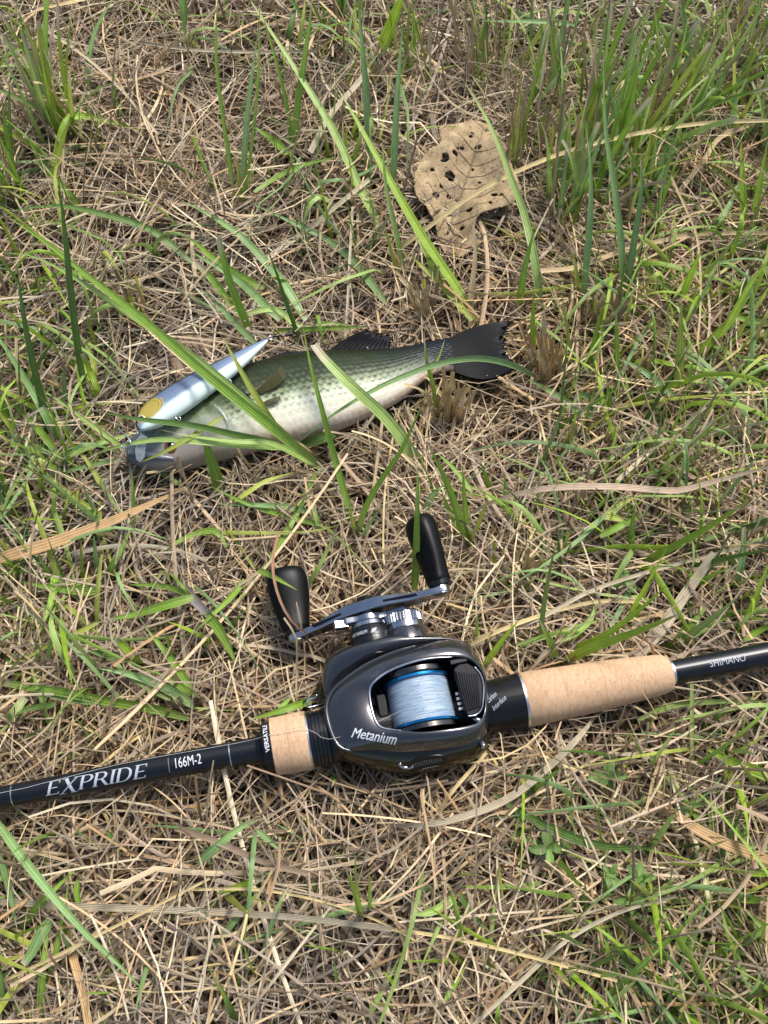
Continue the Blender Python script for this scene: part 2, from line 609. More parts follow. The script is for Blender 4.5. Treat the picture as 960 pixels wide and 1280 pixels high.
def serif_word(word):
    """slanted roman capitals with thick and thin strokes, as on the rod"""
    V, F = [], []

    def quad(a, b, c, d):
        k = len(V); V.extend([a, b, c, d]); F.append((k, k + 1, k + 2, k + 3))

    def stem(x, w=0.15, y0=0.0, y1=1.0, serif=0.07):
        quad((x, y0), (x + w, y0), (x + w, y1), (x, y1))
        for y in (y0, y1 - 0.05): quad((x - serif, y), (x + w + serif, y), (x + w + serif, y + 0.05), (x - serif, y + 0.05))

    def bar(x0, x1, y, t=0.06, tick=0.0, up=1):
        quad((x0, y), (x1, y), (x1, y + t), (x0, y + t))
        if tick: quad((x1 - 0.05, min(y, y + up * tick)), (x1, min(y, y + up * tick)), (x1, max(y + t, y + up * tick)), (x1 - 0.05, max(y + t, y + up * tick)))

    def bowl(x, yc, rx, ry, t=0.14):
        m = 12
        for i in range(m):
            a0, a1 = (-90 + 180 * i / m), (-90 + 180 * (i + 1) / m)
            p = []
            for a in (a0, a1):
                ca, sa = math.cos(R(a)), math.sin(R(a))
                p.append(((x + rx * ca, yc + ry * sa), (x + (rx - t) * ca, yc + (ry - 0.055) * sa)))
            quad(p[0][1], p[0][0], p[1][0], p[1][1])
    x = 0.0
    for ch in word:
        if ch == 'E':
            stem(x); bar(x + .1, x + .62, 0, .06, .18, 1); bar(x + .1, x + .5, .47, .055); bar(x + .1, x + .58, .94, .06, .16, -1); x += 0.78
        elif ch == 'X':
            quad((x, 1.0), (x + .19, 1.0), (x + .80, -.12), (x + .61, -.12)); quad((x - .05, -.12), (x + .02, -.12), (x + .76, 1.0), (x + .69, 1.0))
            for y in (-.12, .95):
                quad((x - .12, y), (x + .25, y), (x + .25, y + .05), (x - .12, y + .05)); quad((x + .53, y), (x + .9, y), (x + .9, y + .05), (x + .53, y + .05))
            x += 0.98
        elif ch in 'PR':
            stem(x); bowl(x + .3, .73, .36, .27); bar(x + .1, x + .32, .945, .055); bar(x + .1, x + .32, .46, .055)
            if ch == 'R': quad((x + .34, .47), (x + .5, .47), (x + .82, 0), (x + .64, 0)); x += .15
            x += 0.76
        elif ch == 'I': stem(x); x += 0.34
        elif ch == 'D': stem(x); bowl(x + .32, .5, .48, .5, .15); bar(x + .1, x + .34, .945, .055); bar(x + .1, x + .34, 0, .055); x += 0.98
    me = bpy.data.meshes.new('lettering')
    me.from_pydata([(a + 0.25 * b, b, 0) for a, b in V], [], F)
    return me


# ================================================================== fishing rod
rod = empty('fishing_rod', RODM)
tag(rod, 'black fishing rod with cork grips lying across the dry grass', 'fishing rod')


def section(name, a, b, mat, extra=(), **kw):
    """lathe the profile between two pixel columns"""
    ss = [sx(a)] + [s for s in _ps if sx(a) < s < sx(b)] + [sx(b)]
    prof = [(s, float(np.interp(s, _ps, _pr))) for s in ss] if not extra else [(sx(p), r) for p, r in extra]
    return lathe(name, (0, 0, 0), (1, 0, 0), prof, mat, rod, **kw)


section('blank', -500, 325, M_BLACK, [(-500, 0.0), (-500, 0.0045), (0, 0.0059), (150, 0.0065), (322, 0.0072), (331, 0.0074)])
section('winding_check', 0, 0, M_SATIN, [(322, 0.0071), (322.5, 0.0088), (330, 0.0098), (331, 0.0100)])
section('front_ring', 0, 0, M_SATIN, [(329, 0.006), (329.5, 0.0125), (331, 0.0137), (340, 0.0144), (342, 0.0146)])
section('cork_foregrip', 0, 0, M_CORK, [(341, 0.012), (341.2, 0.0150), (342.4, 0.0160), (364, 0.0163), (385, 0.0162), (386.6, 0.0156), (386.8, 0.012)])
section('silver_band', 0, 0, M_SILVER, [(386, 0.012), (386.2, 0.0160), (388, 0.0160), (388.2, 0.012)])
nut = [(388, 0.010), (388.1, 0.0152)]
for k in range(5):
    q = 389 + k * 4.6
    nut += [(q, 0.0154), (q + 3.4, 0.0154), (q + 3.7, 0.0144), (q + 4.4, 0.0144)]
nut += [(414, 0.0152), (425, 0.0150)]
section('locking_nut', 0, 0, M_BLACK, nut)
section('reel_seat', 0, 0, M_SATIN, [(420, 0.0140), (425, 0.0146), (470, 0.0125), (560, 0.0120), (598, 0.0138), (625, 0.0148), (651, 0.0156), (652, 0.0150)])
section('silver_band', 0, 0, M_SILVER, [(651, 0.014), (651.2, 0.0160), (654, 0.0160), (654.2, 0.014)])
section('cork_grip', 0, 0, M_CORK, [(653.5, 0.012), (653.6, 0.0152), (655, 0.0156), (690, 0.0151), (740, 0.0142), (790, 0.0128), (824, 0.0115), (831, 0.0108), (835, 0.0098), (836.5, 0.0085), (836.6, 0.006)], n=64)
section('silver_band', 0, 0, M_SILVER, [(834, 0.006), (834.2, 0.0076), (840, 0.0074), (840.2, 0.006)])
section('butt_section', 0, 0, M_BLACK, [(838, 0.0060), (839, 0.0067), (960, 0.0070), (1300, 0.0072), (1310, 0.0071)])
section('butt_cap', 0, 0, M_RUBBER, [(1308, 0.009), (1309, 0.0125), (1380, 0.0135), (1392, 0.012), (1396, 0.0)])
for p_, rr in ((17, 0.0061), (288, 0.0071)):
    section('thread_trim', 0, 0, M_SILVER, [(p_, rr - 0.001), (p_ + .1, rr + 0.0001), (p_ + 1.4, rr + 0.0001), (p_ + 1.5, rr - 0.001)])

w_ = serif_word('EXPRIDE'); fit_text(w_, sx(60), sx(188), -0.0046, 0.0040); on_rod(w_, 'lettering', M_SOFTPRINT, rod, 14)
w_ = text_mesh('166M-2'); fit_text(w_, sx(222), sx(254), -0.0026, 0.0030); on_rod(w_, 'lettering', M_WHITE, rod, 6)
bm_ = bpy.data.meshes.new('divider'); bm_.from_pydata([(sx(213.2), -.004, 0), (sx(214.2), -.004, 0), (sx(214.2), .0045, 0), (sx(213.2), .0045, 0)], [], [(0, 1, 2, 3)])
on_rod(bm_, 'printed_line', M_GREYPRINT, rod, 8)
w_ = text_mesh('SHIMANO', spacing=1.02); fit_text(w_, sx(882), sx(926), -0.0020, 0.0020); on_rod(w_, 'lettering', M_SOFTPRINT, rod, 6)
def tilted(me, x0, y0, ang):
    for v in me.vertices:
        x, y = v.co.x - x0, v.co.y
        v.co = (x0 + x * math.cos(ang) - y * math.sin(ang), y0 + x * math.sin(ang) + y * math.cos(ang), 0)
    return me


w_ = tilted(fit_text(text_mesh('Carbon', shear=0.6), sx(607), sx(622), 0, .0028), sx(607), .0012, R(32)); on_rod(w_, 'lettering', M_SOFTPRINT, rod, 10, radius=0.0147, lift=0.0006)
w_ = tilted(fit_text(text_mesh('Interface', shear=0.6), sx(611), sx(633), 0, .0028), sx(611), -.0036, R(32)); on_rod(w_, 'lettering', M_SOFTPRINT, rod, 10, radius=0.0150, lift=0.0006)
# VERSATILE runs round the ring
w_ = text_mesh('VERSATILE', bold=0.02); fit_text(w_, -0.0085, 0.0085, -0.0012, 0.0012)
n_ = len(w_.vertices); c_ = np.empty(n_ * 3); w_.vertices.foreach_get('co', c_); c_ = c_.reshape(-1, 3)
c_ = np.stack([sx(336.5) - c_[:, 1], c_[:, 0], c_[:, 2]], 1); w_.vertices.foreach_set('co', c_.ravel())
on_rod(w_, 'lettering', M_WHITE, rod, -12, radius=0.0143)
# hook keeper: a small bent wire
kp = [loc(406, 880, 12), loc(396, 882, 16), loc(386, 884, 17), loc(383.5, 879, 18), loc(386, 874.5, 18), loc(394, 872.5, 18), loc(396, 868, 19)]
tube('hook_keeper', spline(kp, 26), 0.0006, M_CHROME, rod, 8)

# ================================================================== reel
reel = empty('fishing_reel', RODM)
tag(reel, 'gunmetal baitcasting reel with blue spool and double handle, mounted on the rod', 'reel')
CEN = loc(530, 868, 22)[:2]
NL = 72


def by_angle(pts, n=NL):
    """closed loop of (px, py, w) -> n points at even angles round the spool opening"""
    c = spline([loc(*p) for p in pts], 400, True)
    a = np.arctan2(c[:, 1] - CEN[1], c[:, 0] - CEN[0])
    o = np.argsort(a); a, c = a[o], c[o]
    t = np.linspace(-math.pi, math.pi, n, endpoint=False)
    return np.stack([np.interp(t, a, c[:, k], period=2 * math.pi) for k in range(3)], 1)


EDGE = [(462, 863, 23), (468, 852, 25), (485, 839.5, 26), (511, 829, 29), (537, 823, 30), (567, 821, 29), (590, 826, 26), (604, 845, 22), (606, 866, 20),
        (605, 890, 20), (598, 903, 23), (581, 908, 26), (555, 912, 28), (526, 915, 28), (502, 913, 26), (479, 910, 24), (470, 902, 23), (464, 883, 22)]
SHO = [(597, 822, 18), (586, 804, 19), (555, 800, 21), (520, 806.5, 21), (488, 817, 20), (458, 831, 19), (432, 849, 18), (415, 865, 17), (408, 884, 16.5), (412, 909, 16.5),
       (423, 932, 16), (440, 939, 16), (467, 937, 17), (497, 940, 18), (526, 939.5, 19), (555, 936, 20), (584, 930, 19), (606, 919, 16), (611, 900, 13), (611, 870, 12), (607, 842, 14)]
E_, S_ = by_angle(EDGE), by_angle(SHO)


def lerp(t, bulge): return E_ + (S_ - E_) * t + np.array([0, 0, bulge * 0.001])


def inset(L, k, dw):
    q = L.copy(); q[:, :2] = CEN + (q[:, :2] - CEN) * k; q[:, 2] += dw * 0.001
    return q


low = inset(S_, 0.99, 0); low[:, 2] = np.minimum(low[:, 2] - 0.005, 0.012)
low2 = inset(S_, 0.90, 0); low2[:, 2] = -0.007
inner = inset(E_, 0.985, -2.5); inner2 = inset(E_, 0.96, 0); inner2[:, 2] = 0.0
loft('front_cover', [inner2, inner, inset(E_, 0.992, -0.5), inset(E_, 1.0, 0.5), lerp(0.08, 1.5), lerp(0.30, 3.0), lerp(0.55, 3.2), lerp(0.80, 2.0), lerp(0.93, 0.6), S_, inset(S_, 1.0, -1.0), low, low2], M_GUN, reel, sub=2)
# polished rim following the cover's outer edge
rimp = spline([loc(x, y, w + 0.4) for x, y, w in SHO[3:12]], 60)
tube('cover_rim', rimp, np.interp(np.linspace(0, 1, 60), [0, .08, .5, .92, 1], [.0003, .0011, .0013, .0011, .0003]), M_GUN, reel, 10)
# bright chamfer round the opening
tr_ = spline([loc(x, y, w + .9) for x, y, w in (EDGE[14:] + EDGE[:6])], 60)
tube('opening_chamfer', tr_, np.interp(np.linspace(0, 1, 60), [0, .15, .8, 1], [.0001, .0007, .0007, .0001]), M_SILVER, reel, 8)
# dark floor under the spool
fl = [tuple(p) for p in inset(E_, 0.97, 0)[:, :2]]
extrude_poly('frame_floor', fl, -0.006, 0.002, M_SATIN, reel)


def strip(name, arcs, mat, n=40, sub=2):
    rows = [spline([loc(*p) for p in a], n) for a in arcs]
    return loft(name, rows, mat, reel, wrap=False, sub=sub, solid=0.0012)


SA = [(413, 905, 15.5), (424, 930, 15), (440, 937, 15.5), (467, 936, 16.5), (497, 939, 17.5), (526, 938.5, 18.5), (555, 935, 19.5), (584, 929, 18.5), (609, 914, 15)]
OA = [(410, 915, 2), (416, 938, 1), (432, 953, 0), (467, 963, 1), (502, 968, 2), (543, 965, 2), (584, 954, 3), (606, 940, 4), (614, 918, 5)]
mid_ = [(a[0] * .5 + b[0] * .5, a[1] * .5 + b[1] * .5 + .5, a[2] * .5 + b[2] * .5 + 3.5) for a, b in zip(SA, OA)]
mid2 = [(a[0] * .2 + b[0] * .8, a[1] * .2 + b[1] * .8 + .5, a[2] * .2 + b[2] * .8 + 2.5) for a, b in zip(SA, OA)]
bot1 = [(a[0] + (530 - a[0]) * .01, a[1], -3) for a in OA]
bot_ = [(a[0] + (530 - a[0]) * .1, a[1] - 8, -8) for a in OA]
palm = strip('palm_side_plate', [[(x + 1, y - 3.5, w - 2.5) for x, y, w in SA], [(x, y + .4, w - .4) for x, y, w in SA], mid_, mid2, OA, bot1, bot_], M_BRONZE)
# brake dial, seated on the palm side
bpy.context.view_layer.update()
pbvh = BVHTree.FromObject(palm, bpy.context.evaluated_depsgraph_get())
_inv = RODM.inverted()
_c0 = _inv @ Vector((0, 0, H))


def palm_hit(x, y):
    d = (Vector(loc(x, y, 5)) - _c0).normalized()
    h = pbvh.ray_cast(_c0, d)
    return np.array(h[0]), np.array(h[1])


dc, dn = palm_hit(534, 953)
dx_ = palm_hit(552, 949)[0] - dc
dn = dn / np.linalg.norm(dn)
dx_ -= dn * (dx_ @ dn); dx_ /= np.linalg.norm(dx_); dyv = np.cross(dn, dx_)
ell = np.array([dx_ * 0.0115 * math.cos(t) + dyv * 0.0052 * math.sin(t) for t in np.linspace(0, 2 * math.pi, 36, endpoint=False)])
dial = loft('brake_dial', [dc + ell - dn * .004, dc + ell - dn * 0.0001, dc + ell * .9 + dn * .0007, dc + ell * .84 + dn * .0002, dc + ell * .3 + dn * .0003], M_SATIN, reel, cap=(False, True), sub=1)
for k in range(13):
    a = -0.8 + 1.6 * k / 12
    box('dial_mark', dc + dx_ * 0.0095 * a + dn * .0004 + dyv * (0.0006 - .0006 * abs(a)), dx_ * .00016, dyv * .0015 * (1 - .5 * a * a), dn * .0002, M_GREYPRINT, dial)
box('dial_pointer', dc - dyv * 0.0035 + dx_ * .001 + dn * .0004, dx_ * .0045, dyv * .00028, dn * .0003, M_CHROME, dial)
tube('release_lever', spline([palm_hit(*q)[0] for q in ((499, 954), (503, 958.5), (511, 959.5), (517, 957))], 14), .0011, M_CHROME, reel, 8)
box('side_plate_screw', palm_hit(602, 930)[0], (0.0012, 0.0006, 0), (-.0006, .0022, -.001), (0, .0003, .0022), M_CHROME, reel, .0006)

# handle-side plate and gear box
I_ = [(407, 874, 5), (416, 862, 8), (432, 847, 12), (458, 829, 16.5), (488, 815, 19.5), (520, 805, 20.5), (552, 799, 20), (580, 801, 18)]
G1 = [(402, 856, 5), (406, 838, 12), (423, 823, 18), (452, 812, 23), (482, 802, 25), (512, 796, 24), (545, 795, 19), (576, 799, 14)]
G2 = [(401, 848, 0), (404, 826, 8), (420, 811, 15), (448, 801, 21), (478, 793, 23), (508, 788, 21), (537, 789, 15), (570, 797, 8)]
G3 = [(402, 850, -7), (406, 830, -7), (424, 815, -6), (450, 806, -6), (480, 800, -6), (508, 796, -6), (535, 797, -6), (566, 805, -6)]
strip('handle_side_plate', [[(x + 1, y + 5, w - 2) for x, y, w in I_], I_, [((a[0] + b[0]) / 2, (a[1] + b[1]) / 2, (a[2] + b[2]) / 2 + 1.6) for a, b in zip(I_, G1)], G1, G2, G3], M_GUN)

# spool: axis across the rod
SPW = 9.5
sa_, sb_ = loc(531, 832, 15), loc(548, 916, 15)
sc = loc(527.5, 872, 25)
s_len = 0.0255


def spool_part(name, prof, mat, parent=None, **kw):
    return lathe(name, (sc[0], sc[1], SPW * .001), (0, 1, 0), [(s * .001, r * .001) for s, r in prof], mat, parent or reel, n=64, **kw)


def spool_blue():
    return simple('blue_anodised', (0.01, 0.22, 0.50), 0.22, 0.85, 0.4)


def braid():
    k = Mat('braided_line').set(rough=0.42, spec=0.5)
    uv = k.n('ShaderNodeUVMap').outputs[0]
    n1 = k.noise(k.mapping(uv, (34, 5, 1)), 1.5, 4, 0.75)
    n2 = k.noise(k.mapping(uv, (70, 2.2, 1), (4, 2, 0)), 1.0, 3, 0.7)
    sep = k.n('ShaderNodeSeparateXYZ'); k.l(uv, sep.inputs[0])
    c = k.ramp(n1, [(0.36, srgb(58, 66, 70)), (0.46, srgb(128, 142, 150)), (0.56, srgb(176, 188, 194)), (0.68, srgb(214, 220, 222))])
    c = k.mix(k.ramp(n2, [(0.46, 0.0), (0.64, 0.75)]), c, srgb(48, 128, 190))
    k.l(c, k.b.inputs['Base Color'])
    k.bump(n1, 0.4, 0.0004)
    return k.m


M_BLUE = spool_blue()
spool = spool_part('spool', [(-13.6, 4), (-13.5, 19.2), (-12.2, 19.5), (-11.8, 18.4), (-11.7, 14), (11.7, 14), (11.8, 18.4), (12.2, 19.5), (13.5, 19.2), (13.6, 4)], M_BLUE)
pr = []
random.seed(3)
for k in range(67):
    s = -11.6 + 23.2 * k / 66
    pr.append((s, 17.7 - 0.35 * (s / 11.6) ** 4 + random.uniform(-.06, .06) + (0.10 if k % 2 else 0)))
spool_part('wound_line', pr, braid(), spool, sharp=180)
for sgn in (-1, 1):
    spool_part('spool_housing', [(sgn * 13.8, 5), (sgn * 13.9, 19.6), (sgn * 14.6, 20.2), (sgn * 17.0, 20.2), (sgn * 17.5, 12)], M_DARKCHROME)
# level wind on the front side of the opening
tube('level_wind_bar', [loc(470, 860, 6), loc(480, 905, 6)], .0016, M_CHROME, reel, 12)
box('level_wind', loc(478, 884, 8), (.0028, 0, 0), (0, .0065, 0), (0, 0, .005), M_SATIN, reel, .0008)

# thumb bar
tb = [(566.5, 836), (573, 829.5), (584, 828), (593, 833.5), (600.5, 843), (604.5, 857), (604, 874), (602, 886), (595, 893.5), (584.5, 895.5), (580.5, 886)]
tbw = [26, 26, 26, 25, 24, 23, 22.5, 22, 22, 23, 24]
poly = [loc(x, y, w)[:2] for (x, y), w in zip(tb, tbw)]
bar = extrude_poly('thumb_bar', poly, [w * .001 - .006 for w in tbw], [w * .001 for w in tbw], M_SATIN, reel, .0008)
Lp, Lq = np.array([569.5, 839.]), np.array([583., 889.])
Rp, Rq = np.array([597, 843.]), np.array([600.5, 884.])
for k in range(9):
    t = (k + .3) / 8.6
    a, b = Lp + (Rp - Lp) * t, Lq + (Rq - Lq) * t
    wa, wb = 26.2 - 1.9 * t, 24.0 - 1.5 * t
    A3, B3 = loc(a[0], a[1], wa), loc(b[0], b[1], wb)
    d = (B3 - A3) / 2
    sd_ = np.cross(d, [0, 0, 1]); sd_ /= np.linalg.norm(sd_)
    box('thumb_ridge', (A3 + B3) / 2, d, sd_ * .00042, np.array([0, 0, .00038]), M_SATIN, bar, .0002)
tube('thumb_bar_trim', spline([loc(x, y, w + .3) for (x, y), w in list(zip(tb, tbw))[3:10]], 30), .0006, M_CHROME, bar, 8)
box('thumb_bar_hinge', loc(573, 826.5, 26), (.0048, .0002, 0), (-.0002, .0014, 0), (0, 0, .001), M_SATIN, reel, .0004)
tube('clutch_post', [loc(592, 898, 20), loc(600, 902, 22)], .0017, M_CHROME, reel, 10)
gp = [loc(572 + 2.2 * k * .6, 868 + 6.2 * k, 17) for k in range(4)]
for k, g in enumerate(gp):
    box('clutch_rib', g, (.0014, 0, 0), (0, .0010, 0), (0, 0, .002), M_CHROME, reel, .0003)

# drag star, handle shaft and handle
sh = loc(466, 803, 9.5)
hub = np.array([sh[0], 0, sh[2]])


def stack(name, prof, mat, parent=None, c=None, n=48, **kw):
    c0 = sh if c is None else c
    return lathe(name, c0, (0, 1, 0), [(s * .001, r * .001) for s, r in prof], mat, parent or reel, n=n, **kw)


stack('gear_housing', [(-10, 12.5), (-3, 12.5), (-.5, 13), (1.5, 12.6)], M_BLACK)
drag = stack('drag_collar', [(0.5, 12), (1, 13), (6.6, 12.6), (7.8, 11.6), (8, 8)], M_BLACK)
stack('drag_ring', [(7.8, 10), (8, 11.6), (10.5, 11.0), (11, 9), (11, 5)], M_CHROME)
starp = []
for k in range(40):
    t = 2 * math.pi * k / 40
    starp.append((t, 9.0 + 7.0 * max(0, math.cos(2.5 * t)) ** 3 if True else 0))
sv = [(r * math.cos(t + .3) * .001, r * math.sin(t + .3) * .001) for t, r in starp]
sv3a = [(sh[0] + a, sh[1] + .0115, sh[2] + b) for a, b in sv]; sv3b = [(sh[0] + a, sh[1] + .0155, sh[2] + b) for a, b in sv]
st = loft('drag_star', [sv3a, sv3b], M_CHROME, reel, cap=(True, True), sub=0, sharp=30); bevel(st, .0006)
stack('handle_shaft', [(11, 4.2), (19, 4.2)], M_CHROME)
PHI = R(21)
e1 = np.array([math.cos(PHI), 0, math.sin(PHI)]); e2 = np.array([-math.sin(PHI), 0, math.cos(PHI)]); ey = np.array([0, 1.0, 0])
hc = sh + ey * .0165 + np.array([0, 0, .003])
arm_rows = []
for q, hh, th, dyy in ((-51, .5, .8, -1.5), (-50, 3.4, 1.7, -1.5), (-46, 5.2, 2.0, -1.5), (-40, 4.6, 1.9, -.8), (-28, 5.2, 2.3, .6), (-18, 6.8, 2.8, 2.0), (-9, 8.2, 3.2, 2.8), (9, 8.2, 3.2, 2.8), (18, 6.8, 2.8, 2.0), (28, 5.2, 2.3, .8), (40, 4.6, 1.9, .2), (46, 5.2, 2.0, 0), (50, 3.4, 1.7, 0), (51, .5, .8, 0)):
    c = hc + e1 * q * .001 + ey * dyy * .001
    arm_rows.append([c + e2 * a * hh * .001 + ey * b * th * .001 for a, b in ((-1, -1), (-1, 1), (-.0, 1.15), (1, 1), (1, -1), (0, -.75))])
arm = loft('handle_arm', arm_rows, M_CHROME, reel, cap=(True, True), sub=0, sharp=32); bevel(arm, .0005)
for q0, q1 in ((-33, -13), (13, 33)):
    c0, c1 = hc + e1 * q0 * .001, hc + e1 * q1 * .001
    dy0 = .0008 if abs(q0) > 20 else .0022
    dy1 = .0008 if abs(q1) > 20 else .0022
    a0 = c0 + ey * dy0 + e2 * (.0052 if abs(q0) > 20 else .0072); a1 = c1 + ey * dy1 + e2 * (.0052 if abs(q1) > 20 else .0072)
    box('arm_slot', (a0 + a1) / 2, (a1 - a0) / 2, ey * .0006, e2 * .0010, M_SATIN, arm, .0003)
box('drag_star_tip', sh + np.array([.0165, .0125, .0075]), np.array([.0052, 0, .002]), np.array([0, .0026, 0]), np.array([-.0008, 0, .0022]), M_CHROME, reel, .0007)
box('drag_star_tip', sh + np.array([-.0165, .0125, .0035]), np.array([.0042, 0, -.001]), np.array([0, .0026, 0]), np.array([.0006, 0, .0022]), M_CHROME, reel, .0007)
box('handle_nut_cover', hc + ey * .0062, e1 * .0105, e2 * .0048, ey * .0016, M_DARKCHROME, arm, .0008)
lathe('handle_nut', hc + ey * .0055, (0, 1, 0), [(0, .0058), (.0042, .0055), (.0046, .0045), (.0046, 0)], M_SATIN, arm, n=6, sharp=20)
for sg in (-1, 1):
    e = hc + e1 * sg * .0458 + ey * (-.0015 if sg < 0 else 0)
    lathe('knob_boss', e - ey * .0022, (0, 1, 0), [(-.0006, 0), (-.0006, .0026), (0, .0046), (.0044, .0050), (.0056, .0046)], M_CHROME, arm, n=28)

KN = [(0, .0, .0), (.0, .60, .75), (.04, .70, .84), (.12, .70, .80), (.28, .82, .76), (.48, .93, .84), (.68, 1.0, .96), (.82, 1.0, 1.0), (.93, .92, .93), (.98, .72, .74), (1.0, .4, .42), (1.0, 0, 0)]


def knob(sg, width, thick, roll, length, lean):
    base = hc + e1 * sg * .0458 + ey * (.0027 if sg < 0 else .0042)
    d = np.array([lean[0], 1.0, lean[1]]); d /= np.linalg.norm(d)
    _, s, u = frame_from(d)
    s2 = s * math.cos(roll) + u * math.sin(roll); u2 = np.cross(s2, d)
    rows = []
    for t, a, b in KN:
        ang = np.linspace(0, 2 * math.pi, 28, endpoint=False)
        ca, sa = np.cos(ang), np.sin(ang)
        ca = np.sign(ca) * np.abs(ca) ** .85; sa = np.sign(sa) * np.abs(sa) ** .85
        rows.append(base + d * length * t + (width * a * ca)[:, None] * s2 + (thick * b * sa)[:, None] * u2)
    o = loft('handle_knob', rows, M_RUBBER, reel, sub=1)
    lathe('knob_collar', base - d * .0012, d, [(0, 0.004), (0, .0064), (.003, .0068), (.0034, .005)], M_SATIN, o, n=24)
    return o


knob(-1, .0126, .0075, R(-8), .0405, (-.03, .05))
knob(1, .0102, .0082, R(58), .0435, (-.10, .03))
# spool tension cap, knurled
bc = loc(508, 792, 12)
stack('cap_base', [(-6, 12.5), (0, 12), (2, 10.5)], M_GUN, c=bc)
cap = stack('tension_cap', [(1, 9.5), (1.2, 10.8), (5.2, 10.6), (5.4, 9.6)], M_CHROME, c=bc)
stack('knurled_ring', [(5.2, 9), (5.5, 11.0), (10.5, 11.0), (11.4, 10.2), (11.6, 6), (11.6, 0)], M_CHROME, cap, c=bc, n=216, rmod=lambda s, a: 1 + 0.028 * np.sign(np.sin(36 * a + s * 900)), sharp=25)

# lettering on the cover: dropped on to its surface
dg = bpy.context.evaluated_depsgraph_get()
cov = [o for o in reel.children if o.name.startswith('front_cover')][0]
bvh = BVHTree.FromObject(cov, dg)


def on_cover(me, name, mat, p0, p1, h, lift=.00012):
    """baseline from pixel p0 to p1, h = height in metres"""
    A3, B3 = loc(*p0)[:2], loc(*p1)[:2]
    L = np.linalg.norm(B3 - A3); d = (B3 - A3) / L; nrm = np.array([-d[1], d[0]])
    fit_text(me, 0, L, 0, h); slice_mesh(me, .0008); slice_mesh(me, .0015, 0)
    for v in me.vertices:
        q = A3 + d * v.co.x + nrm * v.co.y; zz = v.co.z
        hit = bvh.ray_cast(Vector((q[0], q[1], .08)), Vector((0, 0, -1)))
        v.co = (hit[0] + hit[1] * (lift + zz)) if hit[0] else Vector((q[0], q[1], .02))
    o = bpy.data.objects.new(name, me); COL.objects.link(o); o.parent = reel
    me.materials.clear(); me.materials.append(mat)


def thick(me, d, up):
    """heavier lettering: a second copy a hair to the side and a hair higher"""
    bm = bmesh.new(); bm.from_mesh(me)
    g = bmesh.ops.duplicate(bm, geom=list(bm.verts) + list(bm.edges) + list(bm.faces))['geom']
    for v in g:
        if isinstance(v, bmesh.types.BMVert): v.co.x += d; v.co.z += up
    bm.to_mesh(me); bm.free()
    return me


on_cover(thick(text_mesh('Metanium', shear=0.32), .03, .0001), 'lettering', M_WHITE, (439, 922.5, 19), (495, 932.5, 20), .0050)


def on_drum(body, c, r, s0, ang_c, h, width, mat, parent, bold=0.0):
    me = text_mesh(body, bold=bold); fit_text(me, -width / 2, width / 2, 0, h); slice_mesh(me, .0006, 0)
    for v in me.vertices:
        a = v.co.x / r + ang_c
        v.co = Vector((c[0] + (r + .0002) * math.sin(a), c[1] + s0 + v.co.y, c[2] + (r + .0002) * math.cos(a)))
    o = bpy.data.objects.new('lettering', me); COL.objects.link(o); o.parent = parent
    me.materials.clear(); me.materials.append(mat)


on_drum('METANIUM', sh, .0130, .0022, -.60, .0019, .0105, M_WHITE, drag)
# small emblem: two interlocking slanted bars in a rounded square
for k in range(4):
    a0 = .10 + (k - 1.5) * .065
    v = []
    for (da, s) in ((-.045, .0018 + .0006 * k), (.16, .0022 + .0006 * k), (.16, .00255 + .0006 * k), (-.045, .00215 + .0006 * k)):
        a = a0 * .4 + da
        v.append((sh[0] + .0133 * math.sin(a), sh[1] + s, sh[2] + .0133 * math.cos(a)))
    mesh_obj('emblem_stroke', v, [(0, 1, 2, 3)], M_WHITE, drag, smooth=False)
# line leaving the reel for the tip, lying along the rod
ln = [loc(545, 868, 30), loc(500, 889, 22), loc(468, 904, 19.5), loc(440, 916, 19), loc(408, 924, 17.2), (sx(388), .002, .0167), (sx(345), .003, .0164), (sx(300), .004, .0076), (sx(160), .0048, .0056), (sx(60), .002, .0066), (sx(0), .001, .0066), (sx(-300), .001, .006)]
tube('running_line', spline(ln, 90), .00011, M_LINE, reel, 5)

# ================================================================== largemouth bass lying on its side
fish_c = (FB[30] + FV[30]) / 2
fish = empty('bass', loc=(fish_c[0], fish_c[1], ZF - .018))
tag(fish, 'small green bass lying on its side in the grass with a lure in its mouth', 'fish')
FO = np.array(fish.location)


